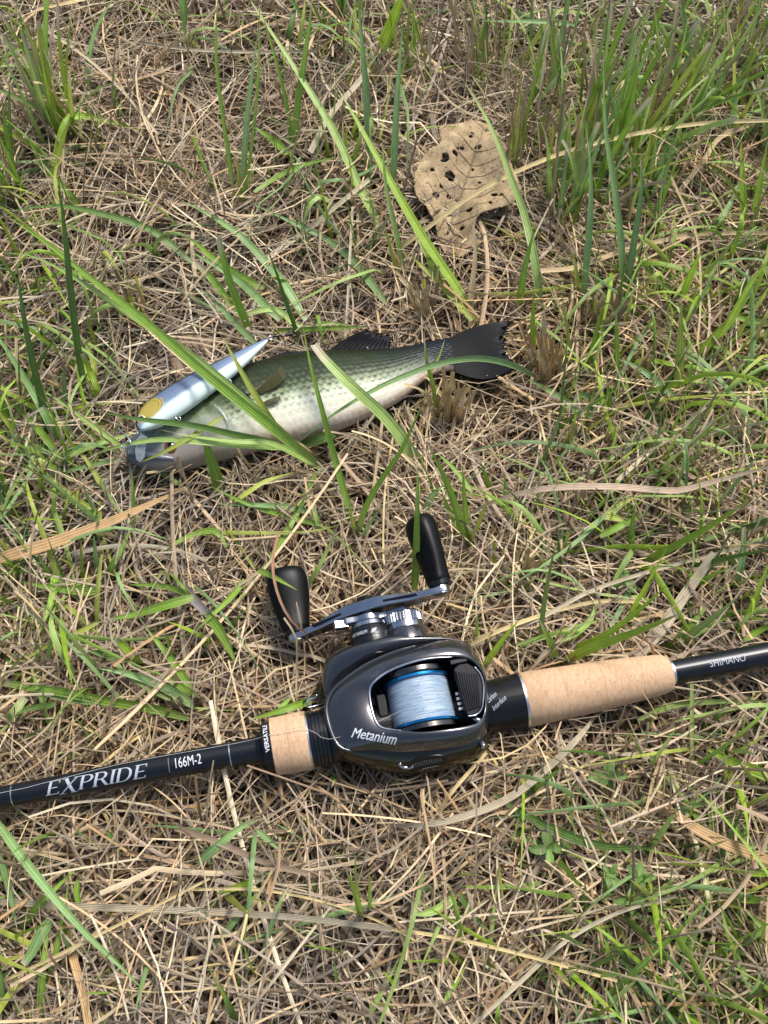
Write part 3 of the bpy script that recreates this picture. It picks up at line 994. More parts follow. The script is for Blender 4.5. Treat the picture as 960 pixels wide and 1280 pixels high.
def fish_skin():
    k = Mat('bass_skin').set(rough=0.33, spec=0.09, coat=0.0, coat_rough=0.25)
    uv = k.n('ShaderNodeUVMap').outputs[0]
    sep = k.n('ShaderNodeSeparateXYZ'); k.l(uv, sep.inputs[0])
    u, v = sep.outputs[0], sep.outputs[1]
    blot = k.noise(k.mapping(uv, (16, 5, 1)), 1.0, 5, 0.65)
    vj = k.math('ADD', v, k.math('MULTIPLY_ADD', blot, 0.16, -0.08))
    base = k.ramp(vj, [(0.0, (0.006, 0.008, 0.004)), (0.14, (0.010, 0.013, 0.005)), (0.27, (0.024, 0.031, 0.010)), (0.38, (0.034, 0.044, 0.016)), (0.50, (0.085, 0.11, 0.052)), (0.60, (0.31, 0.36, 0.22)), (0.70, (0.60, 0.63, 0.48)), (0.88, (0.68, 0.65, 0.53)), (0.98, (0.50, 0.38, 0.28))])
    # lateral band of dark blotches
    band = k.ramp(v, [(0.16, 0.0), (0.26, 1.0), (0.40, 1.0), (0.54, 0.0)])
    bl2 = k.noise(k.mapping(uv, (26, 4, 1), (5, 2, 0)), 1.0, 3, 0.6)
    bm_ = k.math('MULTIPLY', band, k.ramp(bl2, [(0.38, 0.0), (0.58, 0.95)]))
    base = k.mix(bm_, base, (0.030, 0.040, 0.028))
    # scale rows, staggered
    sc_ = k.mapping(uv, (52, 14, 1))
    vor = k.n('ShaderNodeTexVoronoi'); vor.inputs['Scale'].default_value = 1.0; vor.inputs['Randomness'].default_value = 0.3
    sh_ = k.n('ShaderNodeVectorMath', operation='ADD')
    sp = k.n('ShaderNodeSeparateXYZ'); k.l(sc_, sp.inputs[0])
    st_ = k.math('MULTIPLY', k.math('FLOOR', sp.outputs[1]), 0.5)
    cb = k.n('ShaderNodeCombineXYZ'); k.l(st_, cb.inputs[0])
    k.l(sc_, sh_.inputs[0]); k.l(cb.outputs[0], sh_.inputs[1]); k.l(sh_.outputs[0], vor.inputs['Vector'])
    spot = k.ramp(vor.outputs['Distance'], [(0.16, 1.0), (0.46, 0.0)])
    head = k.ramp(u, [(0.27, 0.0), (0.34, 1.0)])
    sm = k.math('MULTIPLY', k.math('MULTIPLY', spot, head), k.ramp(v, [(0.05, 0.4), (0.3, 0.95), (0.58, 0.9), (0.72, 0.4), (0.84, 0.0)]))
    base = k.mix(sm, base, (0.028, 0.038, 0.026))
    edge = k.math('MULTIPLY', k.ramp(vor.outputs['Distance'], [(0.45, 0.0), (0.6, 0.35)]), head)
    base = k.mix(edge, base, k.ramp(v, [(0.0, (0.02, 0.024, 0.008)), (0.3, (0.06, 0.075, 0.025)), (0.5, (0.24, 0.28, 0.17)), (0.75, (0.66, 0.66, 0.56))]))
    # head: smoother, greenish bronze above, blue grey on the jaw
    hb = k.noise(k.mapping(uv, (44, 11, 1)), 1.0, 6, 0.75)
    hcol = k.ramp(k.math('ADD', v, k.math('MULTIPLY_ADD', hb, 0.7, -0.35)), [(0.0, (0.02, 0.025, 0.012)), (0.3, (0.06, 0.085, 0.035)), (0.5, (0.20, 0.25, 0.14)), (0.62, (0.30, 0.33, 0.26)), (0.8, (0.22, 0.22, 0.22)), (1.0, (0.34, 0.28, 0.22))])
    hmask = k.ramp(u, [(0.27, 1.0), (0.34, 0.0)])
    base = k.mix(hmask, base, hcol)
    jaw = k.ramp(u, [(0.05, 1.0), (0.14, 0.0)])
    base = k.mix(k.math('MULTIPLY', jaw, 0.8), base, (0.10, 0.125, 0.16))
    tail = k.math('MULTIPLY', k.ramp(u, [(0.74, 0.0), (0.97, 1.0)]), k.ramp(k.math('ADD', v, k.math('MULTIPLY', u, -0.9)), [(-0.35, 1.0), (0.12, 0.0)]))
    base = k.mix(tail, base, (0.010, 0.014, 0.020))
    k.l(base, k.b.inputs['Base Color'])
    h = k.math('ADD', k.math('MULTIPLY', k.math('MULTIPLY', vor.outputs['Distance'], head), -1.0), k.math('MULTIPLY', hb, 0.25))
    k.bump(h, 0.5, 0.0008)
    return k.m


M_FISH = fish_skin()
NR, NC = 64, 33
rows, uvs = [], []
for i in range(NR):
    c = (FB[i] + FV[i]) / 2; hv = (FB[i] - FV[i]) / 2
    ph = np.linspace(0, 2 * math.pi, NC)
    cp, sp_ = np.cos(ph), np.sin(ph)
    th = FTH[i] * np.where(cp > 0, 1.0, 1.0)
    shp = np.sign(sp_) * np.abs(sp_) ** 0.8
    rows.append(c + cp[:, None] * hv + (th * shp)[:, None] * np.array([0, 0, 1.0]))
    uvs += [(i / (NR - 1), (1 - q) / 2) for q in cp]
body = mesh_obj('body', np.vstack(rows), grid_faces(NR, NC), M_FISH, fish, uvs=uvs, offset=FO)
fix_normals(body)
subsurf(body, 1)


def fish_top(x, y, lift=0.0):
    """point on the upper flank of the fish under a pixel, by marching down the view ray"""
    for z in np.linspace(ZF + .022, ZF, 60):
        p = px(x, y, z)
        d = np.linalg.norm((FB[:, :2] + FV[:, :2]) / 2 - p[:2], axis=1); i = int(np.argmin(d))
        hw = np.linalg.norm(FB[i] - FV[i]) / 2
        k = max(0, 1 - min(1, d[i] / hw) ** 2) ** .45
        if z <= ZF + FTH[i] * k: break
    return px(x, y, z + lift)


def fin(name, lead, trail, nrays, m, mat, parent, thick=0.0006, rip=0.0005, zs=None, ragged=0.0, notch=0.0):
    """fan between two edges (pixel polylines root -> tip, same count), heights in zs"""
    a = spline(lead, m); b = spline(trail, m)
    n = nrays * 2 + 1
    V, uv = [], []
    for j in range(n):
        t = j / (n - 1)
        rg = 1 - ragged * random.random()
        for i in range(m):
            s = i / (m - 1)
            sq = (m - 1) * s * (1 - notch * math.sin(math.pi * t) ** 2)
            i0 = min(int(sq), m - 2); fr = sq - i0
            ea, eb = a[i0] * (1 - fr) + a[i0 + 1] * fr, b[i0] * (1 - fr) + b[i0 + 1] * fr
            p = ea * (1 - t) + eb * t
            if i == m - 1 and ragged: p = p + (V[-1] - p) * (1 - rg)
            p = p + np.array([0, 0, (rip if j % 2 else -rip) * (0.3 + 0.7 * math.sin(math.pi * min(1, .15 + s * .8)))])
            V.append(p); uv.append((t, s))
    o = mesh_obj(name, V, grid_faces(n, m), mat, parent, uvs=uv, offset=FO)
    md = o.modifiers.new('solid', 'SOLIDIFY'); md.thickness = thick; md.offset = 0
    return o


def fin_mat(name, dark, light, nr, alpha=1.0):
    k = Mat(name).set(rough=0.42, spec=0.09, coat=0.0)
    uv = k.n('ShaderNodeUVMap').outputs[0]
    sep = k.n('ShaderNodeSeparateXYZ'); k.l(uv, sep.inputs[0])
    w = k.math('SINE', k.math('MULTIPLY', sep.outputs[0], nr * 2 * math.pi))
    nz = k.noise(k.mapping(uv, (nr * 1.5, 5, 1)), 1.0, 4)
    f = k.math('ADD', k.math('MULTIPLY_ADD', w, 0.32, 0.35), k.math('MULTIPLY_ADD', nz, 0.8, -0.4))
    k.l(k.ramp(f, [(0.2, dark), (0.9, light)]), k.b.inputs['Base Color'])
    if alpha < 1: k.b.inputs['Alpha'].default_value = alpha
    return k.m


M_TAIL = fin_mat('tail_fin', (0.001, 0.0014, 0.003), (0.022, 0.027, 0.038), 22)
M_DORSAL = fin_mat('dorsal_fin', (0.001, 0.0014, 0.003), (0.040, 0.045, 0.055), 12)
M_PECT = fin_mat('pectoral_fin', (0.05, 0.05, 0.022), (0.17, 0.165, 0.09), 11, 0.7)
P3 = lambda l: [px(x, y, z * .001) for x, y, z in l]
PF = lambda l: [px(x, y, z * .001 - .004) for x, y, z in l]
fin('tail_fin', PF([(556, 426, 36), (580, 413, 37), (610, 404, 38), (640, 400, 38)]), PF([(562, 463, 33), (590, 474, 31), (618, 474, 31), (652, 455, 34)]), 22, 12, M_TAIL, fish, ragged=1.6, rip=.0009, notch=.14)
fin('dorsal_fin', PF([(404, 443, 35), (430, 424, 36), (452, 414, 37), (462, 412, 37)]), PF([(486, 441, 35), (487, 434, 35), (488, 427, 36), (488, 420, 36)]), 12, 8, M_DORSAL, fish, ragged=1.4, rip=.0008)
fin('spiny_dorsal_fin', PF([(318, 458, 35), (330, 450, 35), (345, 444, 36), (356, 440, 36)]), PF([(400, 444, 35), (401, 441, 35), (401, 439, 35), (401, 438, 35)]), 9, 6, M_DORSAL, fish)
fin('anal_fin', PF([(474, 505, 33), (478, 512, 31), (484, 514, 30), (490, 513, 29)]), PF([(520, 477, 33), (528, 480, 31), (533, 480, 30), (536, 477, 29)]), 10, 7, M_TAIL, fish)
pec = lambda l, up: [fish_top(x, y, .001 + up * i * .0012) for i, (x, y) in enumerate(l)]
fin('pectoral_fin', pec([(318, 490), (330, 478), (342, 466), (352, 457)], 1), pec([(322, 494), (338, 488), (350, 480), (358, 470)], 1), 11, 7, M_PECT, fish, thick=.0003, rip=.0003)
fin('pelvic_fin', pec([(326, 505), (334, 500), (342, 497), (350, 495)], .6), pec([(327, 508), (336, 507), (344, 504), (351, 499)], .6), 6, 6, M_PECT, fish, thick=.0003, rip=.0003)
# eye
ec = fish_top(214, 557)
M_IRIS = simple('bass_iris', (0.16, 0.05, 0.015), 0.25, 0.2, 0.9, var=0.5, vscale=900)
M_PUPIL = simple('eye_black', (0.004, 0.004, 0.005), 0.1, 0, 1.0)
eye = lathe('eye', ec - np.array([0, 0, .0015]), (0.05, -.15, 1), [(0, .0052), (.0014, .0050), (.0024, .0040), (.0028, .0028), (.0029, 0)], M_IRIS, fish, n=28, offset=FO, sharp=180)
lathe('pupil', ec + np.array([0, -.0002, .0011]), (0.05, -.15, 1), [(0, .0026), (.0004, .0022), (.0006, 0)], M_PUPIL, eye, n=20, offset=FO, sharp=180)
# mouth: jaw line and gill cover as raised folds
M_JAW = simple('bass_jaw', (0.13, 0.15, 0.18), 0.3, 0, 0.3, var=0.4, vscale=300)
M_GILL = simple('bass_gill_cover', (0.33, 0.37, 0.30), 0.3, 0.1, 0.3, var=0.5, vscale=260)
tube('jaw', spline([fish_top(160, 566, .001), fish_top(175, 566, .0008), fish_top(195, 570, .0006), fish_top(218, 573, .0002)], 24), np.interp(np.linspace(0, 1, 24), [0, .3, 1], [.0018, .0026, .0014]), M_JAW, fish, 10, offset=FO, flat=.6)
tube('gill_cover', spline([fish_top(258, 497, 0), fish_top(276, 515, 0), fish_top(285, 535, 0), fish_top(276, 556, 0), fish_top(255, 566, 0)], 34), np.interp(np.linspace(0, 1, 34), [0, .3, .7, 1], [.0006, .0016, .0016, .0005]), M_GILL, fish, 10, offset=FO, flat=.55)

# ================================================================== lure
LN = [((174, 537), 60), ((184, 526), 58), ((205, 510), 56), ((240, 487), 54), ((285, 459), 52), ((335, 424), 48)]
lc = spline([px(x, y, z * .001) for (x, y), z in LN], 40)
lure = empty('fishing_lure', loc=tuple(lc[15] - np.array([0, 0, .008])))
tag(lure, 'slim blue and white minnow lure with yellow gill resting along the fish\'s head', 'fishing lure')
LO = np.array(lure.location)
lw = np.interp(np.linspace(0, 1, 40), [0, .03, .10, .2, .32, .5, .75, .93, 1], [.0018, .0052, .0088, .0107, .0110, .0096, .0064, .0028, .0010])


def lure_mat():
    k = Mat('lure_paint').set(rough=0.3, spec=0.2, coat=0.12, coat_rough=0.12)
    uv = k.n('ShaderNodeUVMap').outputs[0]
    sep = k.n('ShaderNodeSeparateXYZ'); k.l(uv, sep.inputs[0])
    u, v = sep.outputs[0], sep.outputs[1]
    base = k.ramp(v, [(0.0, (0.03, 0.035, 0.02)), (0.14, (0.04, 0.05, 0.035)), (0.21, (0.15, 0.21, 0.31)), (0.56, (0.22, 0.30, 0.41)), (0.66, (0.42, 0.54, 0.58)), (0.76, (0.56, 0.68, 0.68)), (1.0, (0.58, 0.68, 0.66))])
    br = k.n('ShaderNodeTexBrick'); br.inputs['Scale'].default_value = 1.0
    br.inputs['Mortar Size'].default_value = 0.16; br.inputs['Brick Width'].default_value = 1.0; br.inputs['Row Height'].default_value = 0.5
    k.l(k.mapping(uv, (62, 8, 1)), br.inputs['Vector'])
    msk = k.math('MULTIPLY', k.ramp(v, [(0.12, 0.0), (0.18, 1.0), (0.56, 1.0), (0.66, 0.0)]), k.ramp(u, [(0.10, 0.0), (0.16, 1.0), (0.60, 1.0), (0.9, 0.2)]))
    base = k.mix(k.math('MULTIPLY', msk, k.math('MULTIPLY', br.outputs['Fac'], 0.75)), base, (0.07, 0.10, 0.17))
    # yellow gill patch with two brown arcs
    du = k.math('MULTIPLY', k.math('SUBTRACT', u, 0.12), 9.0); dv = k.math('MULTIPLY', k.math('SUBTRACT', v, 0.38), 2.8)
    rr = k.math('SQRT', k.math('ADD', k.math('MULTIPLY', du, du), k.math('MULTIPLY', dv, dv)))
    nz = k.noise(k.mapping(uv, (40, 12, 1)), 1.0, 3)
    base = k.mix(k.ramp(k.math('ADD', rr, k.math('MULTIPLY_ADD', nz, 0.5, -0.25)), [(0.75, 0.95), (1.45, 0.0)]), base, (0.40, 0.33, 0.04))
    base = k.mix(k.ramp(rr, [(0.0, 0.65), (0.55, 0.5), (0.62, 0.0)]), base, (0.30, 0.23, 0.07))
    base = k.mix(k.ramp(rr, [(0.60, 0.0), (0.64, 0.85), (0.68, 0.0), (0.76, 0.0), (0.80, 0.7), (0.84, 0.0)]), base, (0.10, 0.05, 0.02))
    k.l(base, k.b.inputs['Base Color'])
    k.l(k.math('MULTIPLY', msk, 0.12), k.b.inputs['Metallic'])
    k.bump(k.math('MULTIPLY', br.outputs['Fac'], msk), 0.25, 0.0003)
    return k.m


rows, uvs = [], []
for i in range(40):
    t = lc[min(i + 1, 39)] - lc[max(i - 1, 0)]; t /= np.linalg.norm(t)
    nb = np.cross([0, 0, 1.0], t); nb /= np.linalg.norm(nb)      # towards the back of the lure (up left in the picture)
    up = np.cross(t, nb)
    ph = np.linspace(0, 2 * math.pi, 29)
    cp, sp_ = np.cos(ph), np.sin(ph)
    w = lw[i]
    rows.append(lc[i] + (w * cp)[:, None] * nb + (w * .62 * np.sign(sp_) * np.abs(sp_) ** .8)[:, None] * up)
    uvs += [(i / 39, (1 - q) / 2) for q in cp]
v = np.vstack(rows); f = grid_faces(40, 29)
f += [tuple(range(28))[::-1], tuple(39 * 29 + j for j in range(28))]
lb = mesh_obj('body', v, f, lure_mat(), lure, uvs=uvs, offset=LO); fix_normals(lb); subsurf(lb, 1)


def lure_pt(u, side, up):
    i = min(39, max(0, int(round(u * 39))))
    t = lc[min(i + 1, 39)] - lc[max(i - 1, 0)]; t /= np.linalg.norm(t)
    nb = np.cross([0, 0, 1.0], t); nb /= np.linalg.norm(nb)
    return lc[i] + nb * lw[i] * side + np.cross(t, nb) * lw[i] * .62 * up


M_CREAM = simple('lure_eye_ring', (0.55, 0.50, 0.38), 0.2, 0.3, 1.0)
le = lure_pt(.055, .25, .82)
ey_ = lathe('eye', le, (0, -.1, 1), [(-.001, .0030), (.0004, .0030), (.0008, .0024), (.0009, 0)], M_CREAM, lure, n=24, offset=LO, sharp=180)
lathe('pupil', le + np.array([0, 0, .0008]), (0, -.1, 1), [(0, .0019), (.0004, .0016), (.0005, 0)], M_PUPIL, ey_, n=18, offset=LO, sharp=180)
kk = Mat('clear_lip').set(col=(0.8, 0.85, 0.86), rough=0.08, trans=0.85, ior=1.46)
lip = [(176, 541, 60), (171, 549, 59), (168.5, 562, 57), (170, 574, 55), (175, 577, 55), (180, 571, 56), (182, 558, 58), (184, 546, 60)]
lp = P3(lip); m_ = len(lp)
v = [p for p in lp] + [p - np.array([0, 0, .0011]) for p in lp]
lpo = mesh_obj('diving_lip', v, [tuple(range(m_)), tuple(range(m_, 2 * m_))[::-1]] + [(i, (i + 1) % m_, m_ + (i + 1) % m_, m_ + i) for i in range(m_)], kk.m, lure, smooth=False, offset=LO)
fix_normals(lpo); bevel(lpo, .0003)
M_WIRE = simple('steel_wire', (0.55, 0.56, 0.58), 0.22, 1.0)
M_HOOK = simple('hook_black', (0.05, 0.05, 0.055), 0.25, 0.9)


def ring(name, c, r, nrm, wire, parent, mat):
    d, s, u = frame_from(nrm)
    a = np.linspace(0, 2 * math.pi, 25)
    return tube(name, np.asarray(c) + r * (np.cos(a)[:, None] * s + np.sin(a)[:, None] * u), wire, mat, parent, 7, False, offset=LO)


def treble(at, out, size, spread):
    """three barbed bends on one shank"""
    at = np.asarray(at); d, s, u = frame_from(out)
    h = tube('treble_hook', [at, at + d * size], .00055, M_HOOK, lure, 8, offset=LO)
    for k in range(3):
        a = R(spread + 120 * k); o = s * math.cos(a) + u * math.sin(a)
        pts = [at + d * size * .75, at + d * size * 1.05 + o * size * .06, at + d * size * 1.22 + o * size * .28, at + d * size * 1.08 + o * size * .52, at + d * size * .72 + o * size * .56]
        tube('hook_bend', spline(pts, 18), np.interp(np.linspace(0, 1, 18), [0, .8, 1], [.0005, .0005, .00005]), M_HOOK, h, 7, offset=LO)
    return h


q = lure_pt(.62, -1.0, .1)
ring('split_ring', q + np.array([.001, -.001, 0]), .0019, (.5, .3, .8), .00038, lure, M_WIRE)
treble(q + np.array([.002, -.002, -.001]), (.75, -.55, -.12), .013, 20)
q = lure_pt(.22, -1.0, .0)
ring('split_ring', q + np.array([.0005, -.0012, .0005]), .0018, (.6, .2, .7), .00038, lure, M_WIRE)
q = lc[-1]
ring('split_ring', q + np.array([.0015, .001, 0]), .0022, (.2, .4, .9), .0004, lure, M_WIRE)
treble(q + np.array([.003, .002, 0]), (.95, .16, -.08), .012, 75)
# snap at the nose
sn = spline(P3([(173, 541, 61), (163, 548, 60), (158, 553, 60), (152, 556, 59), (153, 560, 59), (159, 559, 59), (163, 553, 60), (158, 545, 60), (150, 538, 59), (148, 533, 58)]), 40)
tube('snap', sn, .00045, M_WIRE, lure, 7, offset=LO)

# ================================================================== crisp brown leaf with holes and two smaller scraps
def dry_leaf(name, label, outline, z, holes, cols, mid, tilt=(0, 0), curl=0.004, step=.0011, veins=7, cat='leaf'):
    pts = np.array([px(x, y, z) for x, y in outline])
    ol = spline(pts, 140, True)[:, :2]
    lo, hi = ol.min(0), ol.max(0); cen = ol.mean(0)

    def inside(p):
        x, y = p[:, 0], p[:, 1]; r = np.zeros(len(p), bool); j = len(ol) - 1
        for i in range(len(ol)):
            c = ((ol[i, 1] > y) != (ol[j, 1] > y)) & (x < (ol[j, 0] - ol[i, 0]) * (y - ol[i, 1]) / (ol[j, 1] - ol[i, 1] + 1e-12) + ol[i, 0])
            r ^= c; j = i
        return r
    nx, ny = int((hi[0] - lo[0]) / step) + 3, int((hi[1] - lo[1]) / step) + 3
    gx, gy = lo[0] - step + np.arange(nx) * step, lo[1] - step + np.arange(ny) * step
    X, Y = np.meshgrid(gx, gy)
    P = np.stack([X, Y], -1).reshape(-1, 2)
    P = P + rng.normal(0, step * .16, P.shape)
    ins = inside(P)
    for hx, hy, hr, he in holes:
        c = px(hx, hy, z)[:2]; rr = hr * depth(px(hx, hy, z)) / FPX
        w = P - c
        rad = np.hypot(w[:, 0] * he, w[:, 1]) * (0.55 + 1.0 * vnoise(P[:, 0], P[:, 1], 500, 5))
        ins &= rad > rr
    # pull the border vertices on to the outline
    idx = ins.reshape(ny, nx)
    A, B = px(*mid[0], z)[:2], px(*mid[1], z)[:2]
    ax = (B - A) / np.linalg.norm(B - A)
    rel = P - cen
    across = rel @ np.array([-ax[1], ax[0]]); along = rel @ ax
    Z = z + tilt[0] * rel[:, 0] + tilt[1] * rel[:, 1] + curl * (across / .03) ** 2 + .0075 * (vnoise(P[:, 0], P[:, 1], 45, 6) - .5) + .0022 * (vnoise(P[:, 0], P[:, 1], 130, 7) - .5)
    vm = -np.ones(len(P), int); V, F = [], []
    for i in range(ny - 1):
        for j in range(nx - 1):
            c = [(i, j), (i, j + 1), (i + 1, j + 1), (i + 1, j)]
            c = [q for q in c if idx[q]]
            if len(c) < 3: continue
            ff = []
            for q in c:
                k = q[0] * nx + q[1]
                if vm[k] < 0: vm[k] = len(V); V.append((P[k, 0], P[k, 1], Z[k]))
                ff.append(vm[k])
            F.append(ff)
    V = np.array(V)
    o = mesh_obj(name, V, F, None, smooth=True, offset=(cen[0], cen[1], z))
    o.location = (cen[0], cen[1], z)
    k = Mat(name + '_surface').set(rough=0.75, spec=0.2)
    cc = k.coord()
    n1 = k.noise(cc, 90, 6, 0.65); n2 = k.noise(cc, 700, 4, 0.7)
    f = k.math('MULTIPLY_ADD', n2, 0.35, k.math('MULTIPLY', n1, 0.65))
    c = k.ramp(f, [(0.33, cols[0]), (0.5, cols[1]), (0.68, cols[2])])
    sp = k.noise(k.mapping(cc, loc=(3, 1, 2)), 520, 3, 0.6)
    k.l(k.mix(k.ramp(sp, [(0.60, 0.0), (0.66, 0.8)]), c, (0.06, 0.04, 0.025)), k.b.inputs['Base Color'])
    k.bump(f, 0.6, 0.0008)
    o.data.materials.append(k.m)
    md = o.modifiers.new('solid', 'SOLIDIFY'); md.thickness = .0004
    tag(o, label, cat)
    # veins: raised ribs
    def hgt(p):
        d = np.linalg.norm(V[:, :2] - p, axis=1); i = int(np.argmin(d)); return V[i, 2], d[i]
    mv = simple(name + '_vein', tuple(x * .55 for x in cols[1]), 0.7)
    def rib(p0, p1, r, bend=0.0):
        seg, out = [], []
        nrm = np.array([-(p1 - p0)[1], (p1 - p0)[0]])
        for t in np.linspace(0, 1, 16):
            p = p0 + (p1 - p0) * t + nrm * bend * math.sin(math.pi * t)
            h, d = hgt(p)
            if d > step * 1.5: break
            seg.append((p[0], p[1], h + .0001))
        if len(seg) > 3: tube('vein', np.array(seg), np.linspace(r, r * .35, len(seg)), mv, o, 5, offset=(cen[0], cen[1], z))
    rib(A, B, .0010)
    for i in range(veins):
        t = .08 + .8 * i / veins
        s0 = A + (B - A) * t
        for sg in (-1, 1):
            dr = ax * .55 + np.array([-ax[1], ax[0]]) * sg * .85
            rib(s0, s0 + dr * .034 * (1 - .5 * t), .00045, .06 * sg)
    return o


dry_leaf('dry_leaf', 'large crisp brown leaf riddled with dark insect holes', [(560, 163), (585, 157), (608, 160), (624, 176), (636, 200), (644, 225), (650, 248), (640, 262), (618, 266), (600, 270), (594, 284), (604, 300), (592, 309), (577, 314), (561, 309), (547, 295), (545, 280), (534, 262), (520, 250), (516, 232), (522, 212), (534, 196), (549, 190), (547, 174), (551, 168)], .031,
         [(556, 203, 4.08, .9), (569, 198, 2.31, 1), (563, 220, 4.76, .7), (571, 193, 1.50, 1), (577, 192, 1.77, .8), (596, 190, 2.04, .7), (607, 171, 1.77, 1), (588, 179, 1.50, 1), (589, 176, 1.36, 1), (545, 242, 4.08, 1.2), (552, 232, 2.04, 1), (561, 242, 2.31, 1), (571, 246, 2.04, 1), (600, 227, 1.63, 1), (617, 246, 2.04, .8), (626, 248, 1.63, .8), (613, 255, 1.50, 1), (540, 216, 2.04, 1), (590, 212, 1.09, 1), (628, 232, 1.22, 1), (586, 262, 2.04, .7), (578, 281, 1.63, 1)],
         (srgb(104, 88, 66), srgb(158, 137, 104), srgb(186, 165, 130)), ((560, 285), (604, 168)), (0.04, .10))
dry_leaf('leaf_scrap', 'grey-brown folded leaf scrap under yellow-green blades, beyond the tail fin', [(858, 492), (870, 478), (890, 462), (915, 450), (938, 440), (930, 455), (912, 475), (895, 496), (880, 503), (866, 503)], .024,
         [(884, 480, 1.6, 1)], (srgb(105, 92, 78), srgb(140, 124, 106), srgb(165, 148, 126)), ((864, 498), (932, 446)), (0, .05), veins=3)
dry_leaf('leaf_scrap', 'dull grey-brown leaf scrap flattened behind the lure', [(212, 448), (224, 425), (243, 414), (262, 418), (270, 436), (262, 455), (246, 470), (228, 478), (216, 468)], .020,
         [(240, 440, 1.8, 1), (252, 430, 1.4, 1)], (srgb(105, 88, 72), srgb(140, 120, 98), srgb(160, 140, 116)), ((220, 470), (258, 424)), (0, .02), veins=4)

# ================================================================== grass blades traced from the photograph
VIEWISH = np.array([0, -.42, .91])
GC = dict(g=(0.24, 0.39, 0.055), l=(0.36, 0.50, 0.14), b=(0.25, 0.40, 0.14), d=(0.125, 0.22, 0.045), y=(0.38, 0.44, 0.08), v=(0.32, 0.48, 0.045),
          t=(0.52, 0.39, 0.22), w=(0.66, 0.56, 0.38), p=(0.60, 0.45, 0.31), o=(0.56, 0.36, 0.17), s=(0.68, 0.54, 0.26), n=(0.30, 0.22, 0.15), r=(0.36, 0.20, 0.12), k=(0.16, 0.13, 0.11), m=(0.30, 0.26, 0.23))
DRY = set('twposnrkm')


def traced(pts, mode):
    """pixel path -> world path; 'u' stands up from its base, 'm' leans, 'l' lies on the mat; a third number is an explicit height in mm"""
    b0 = np.array(pts[0][:2], float)
    r0 = b0 - NADIR; L0 = np.linalg.norm(r0); n0 = r0 / L0
    fac = {'u': .88, 'm': .5, 'l': .08}[mode]
    pb = px(*b0, .015)
    zb = float(mat_top(pb[0], pb[1])) + (-.006 if mode != 'l' else .006)
    out = []
    for q in pts:
        if len(q) > 2:
            z = q[2] * .001
            pm = px(q[0], q[1], z)
            if q is not pts[0] and ceiling(pm[None, :2])[0] > 1: z = max(z, float(mat_top(pm[0], pm[1])) * 1.3 + .007)
        else:
            r = max(0.0, (np.array(q[:2]) - b0) @ n0 / L0)
            z = zb + fac * (H - zb) * r / (1 + r)
            if mode == 'l':
                pm = px(q[0], q[1], .02); z = float(mat_top(pm[0], pm[1])) * 1.25 + .006
            if mode != 'l' and q is not pts[0]:
                pm = px(q[0], q[1], .02); z = max(z, float(mat_top(pm[0], pm[1])) * 1.25 + .005)
        out.append(px(q[0], q[1], z))
    return np.array(out)


def ribbon(path, width, col, tip='sharp', fold=.28, roll=0.0, n=None, up=VIEWISH, wave=0.0):
    """-> verts, faces, uvs, colours of one folded blade, root first"""
    L = np.sum(np.linalg.norm(np.diff(path, axis=0), axis=1))
    n = n or int(np.clip(L / .006, 8, 26))
    p = spline(path, n)
    t = np.linspace(0, 1, n)
    if tip == 'sharp': w = np.where(t < .12, .62 + .38 * t / .12, np.clip(1 - ((t - .12) / .88) ** 2.1, 0.02, 1))
    elif tip == 'cut': w = np.where(t < .12, .62 + .38 * t / .12, 1 - .35 * ((t - .12) / .88) ** 2)
    elif tip == 'both': w = np.clip(np.sin(math.pi * np.clip(t * .92 + .05, 0, 1)) ** .55, .05, 1)
    else: w = 1 - .15 * t
    w = w * width * .5
    tan = np.gradient(p, axis=0); tan /= np.linalg.norm(tan, axis=1)[:, None] + 1e-12
    sd_ = np.cross(tan, up); sd_ /= np.linalg.norm(sd_, axis=1)[:, None] + 1e-9
    nm = np.cross(sd_, tan)
    rl = roll + wave * np.sin(t * 5 + roll * 3)
    s2 = sd_ * np.cos(rl)[:, None] + nm * np.sin(rl)[:, None]
    n2 = np.cross(s2, tan)
    V = np.stack([p - s2 * w[:, None], p - n2 * (w * fold)[:, None], p + s2 * w[:, None]], 1).reshape(-1, 3)
    uv = np.stack([np.tile([0, .5, 1], n), np.repeat(t, 3) * L / .03], 1)
    c = np.tile(np.asarray(col), (n, 1))
    return V, n, uv, c, t


def blade_obj(name, path, width, key, parent=None, tip='sharp', fold=.42, roll=None, offset=None, wave=.15):
    col = np.array(GC[key]) * random.uniform(.85, 1.15)
    roll = random.uniform(-.35, .35) if roll is None else roll
    V, n, uv, c, t = ribbon(path, width, col, tip, fold, roll, wave=wave)
    if key not in DRY:
        y = np.array([0.30, 0.31, 0.14])
        c = c * (1 - .5 * np.clip(.16 - t, 0, .16)[:, None] / .16) + .5 * y * np.clip(.16 - t, 0, .16)[:, None] / .16
        if tip == 'cut' or random.random() < .45:
            k0 = random.uniform(.8, .94); k = np.clip((t - k0) / .08, 0, 1)[:, None]; c = c * (1 - k) + np.array([.55, .48, .33]) * k
    c = np.repeat(c, 3, 0)
    c[1::3] *= 1.10 if key not in DRY else .92
    o = mesh_obj(name, V, grid_faces(n, 3), M_STRAW if key in DRY else M_GRASS, parent, uvs=uv, col=c, offset=offset)
    return o


def wpx(n, path):
    return pxm(n * 1.18, path[len(path) // 2])


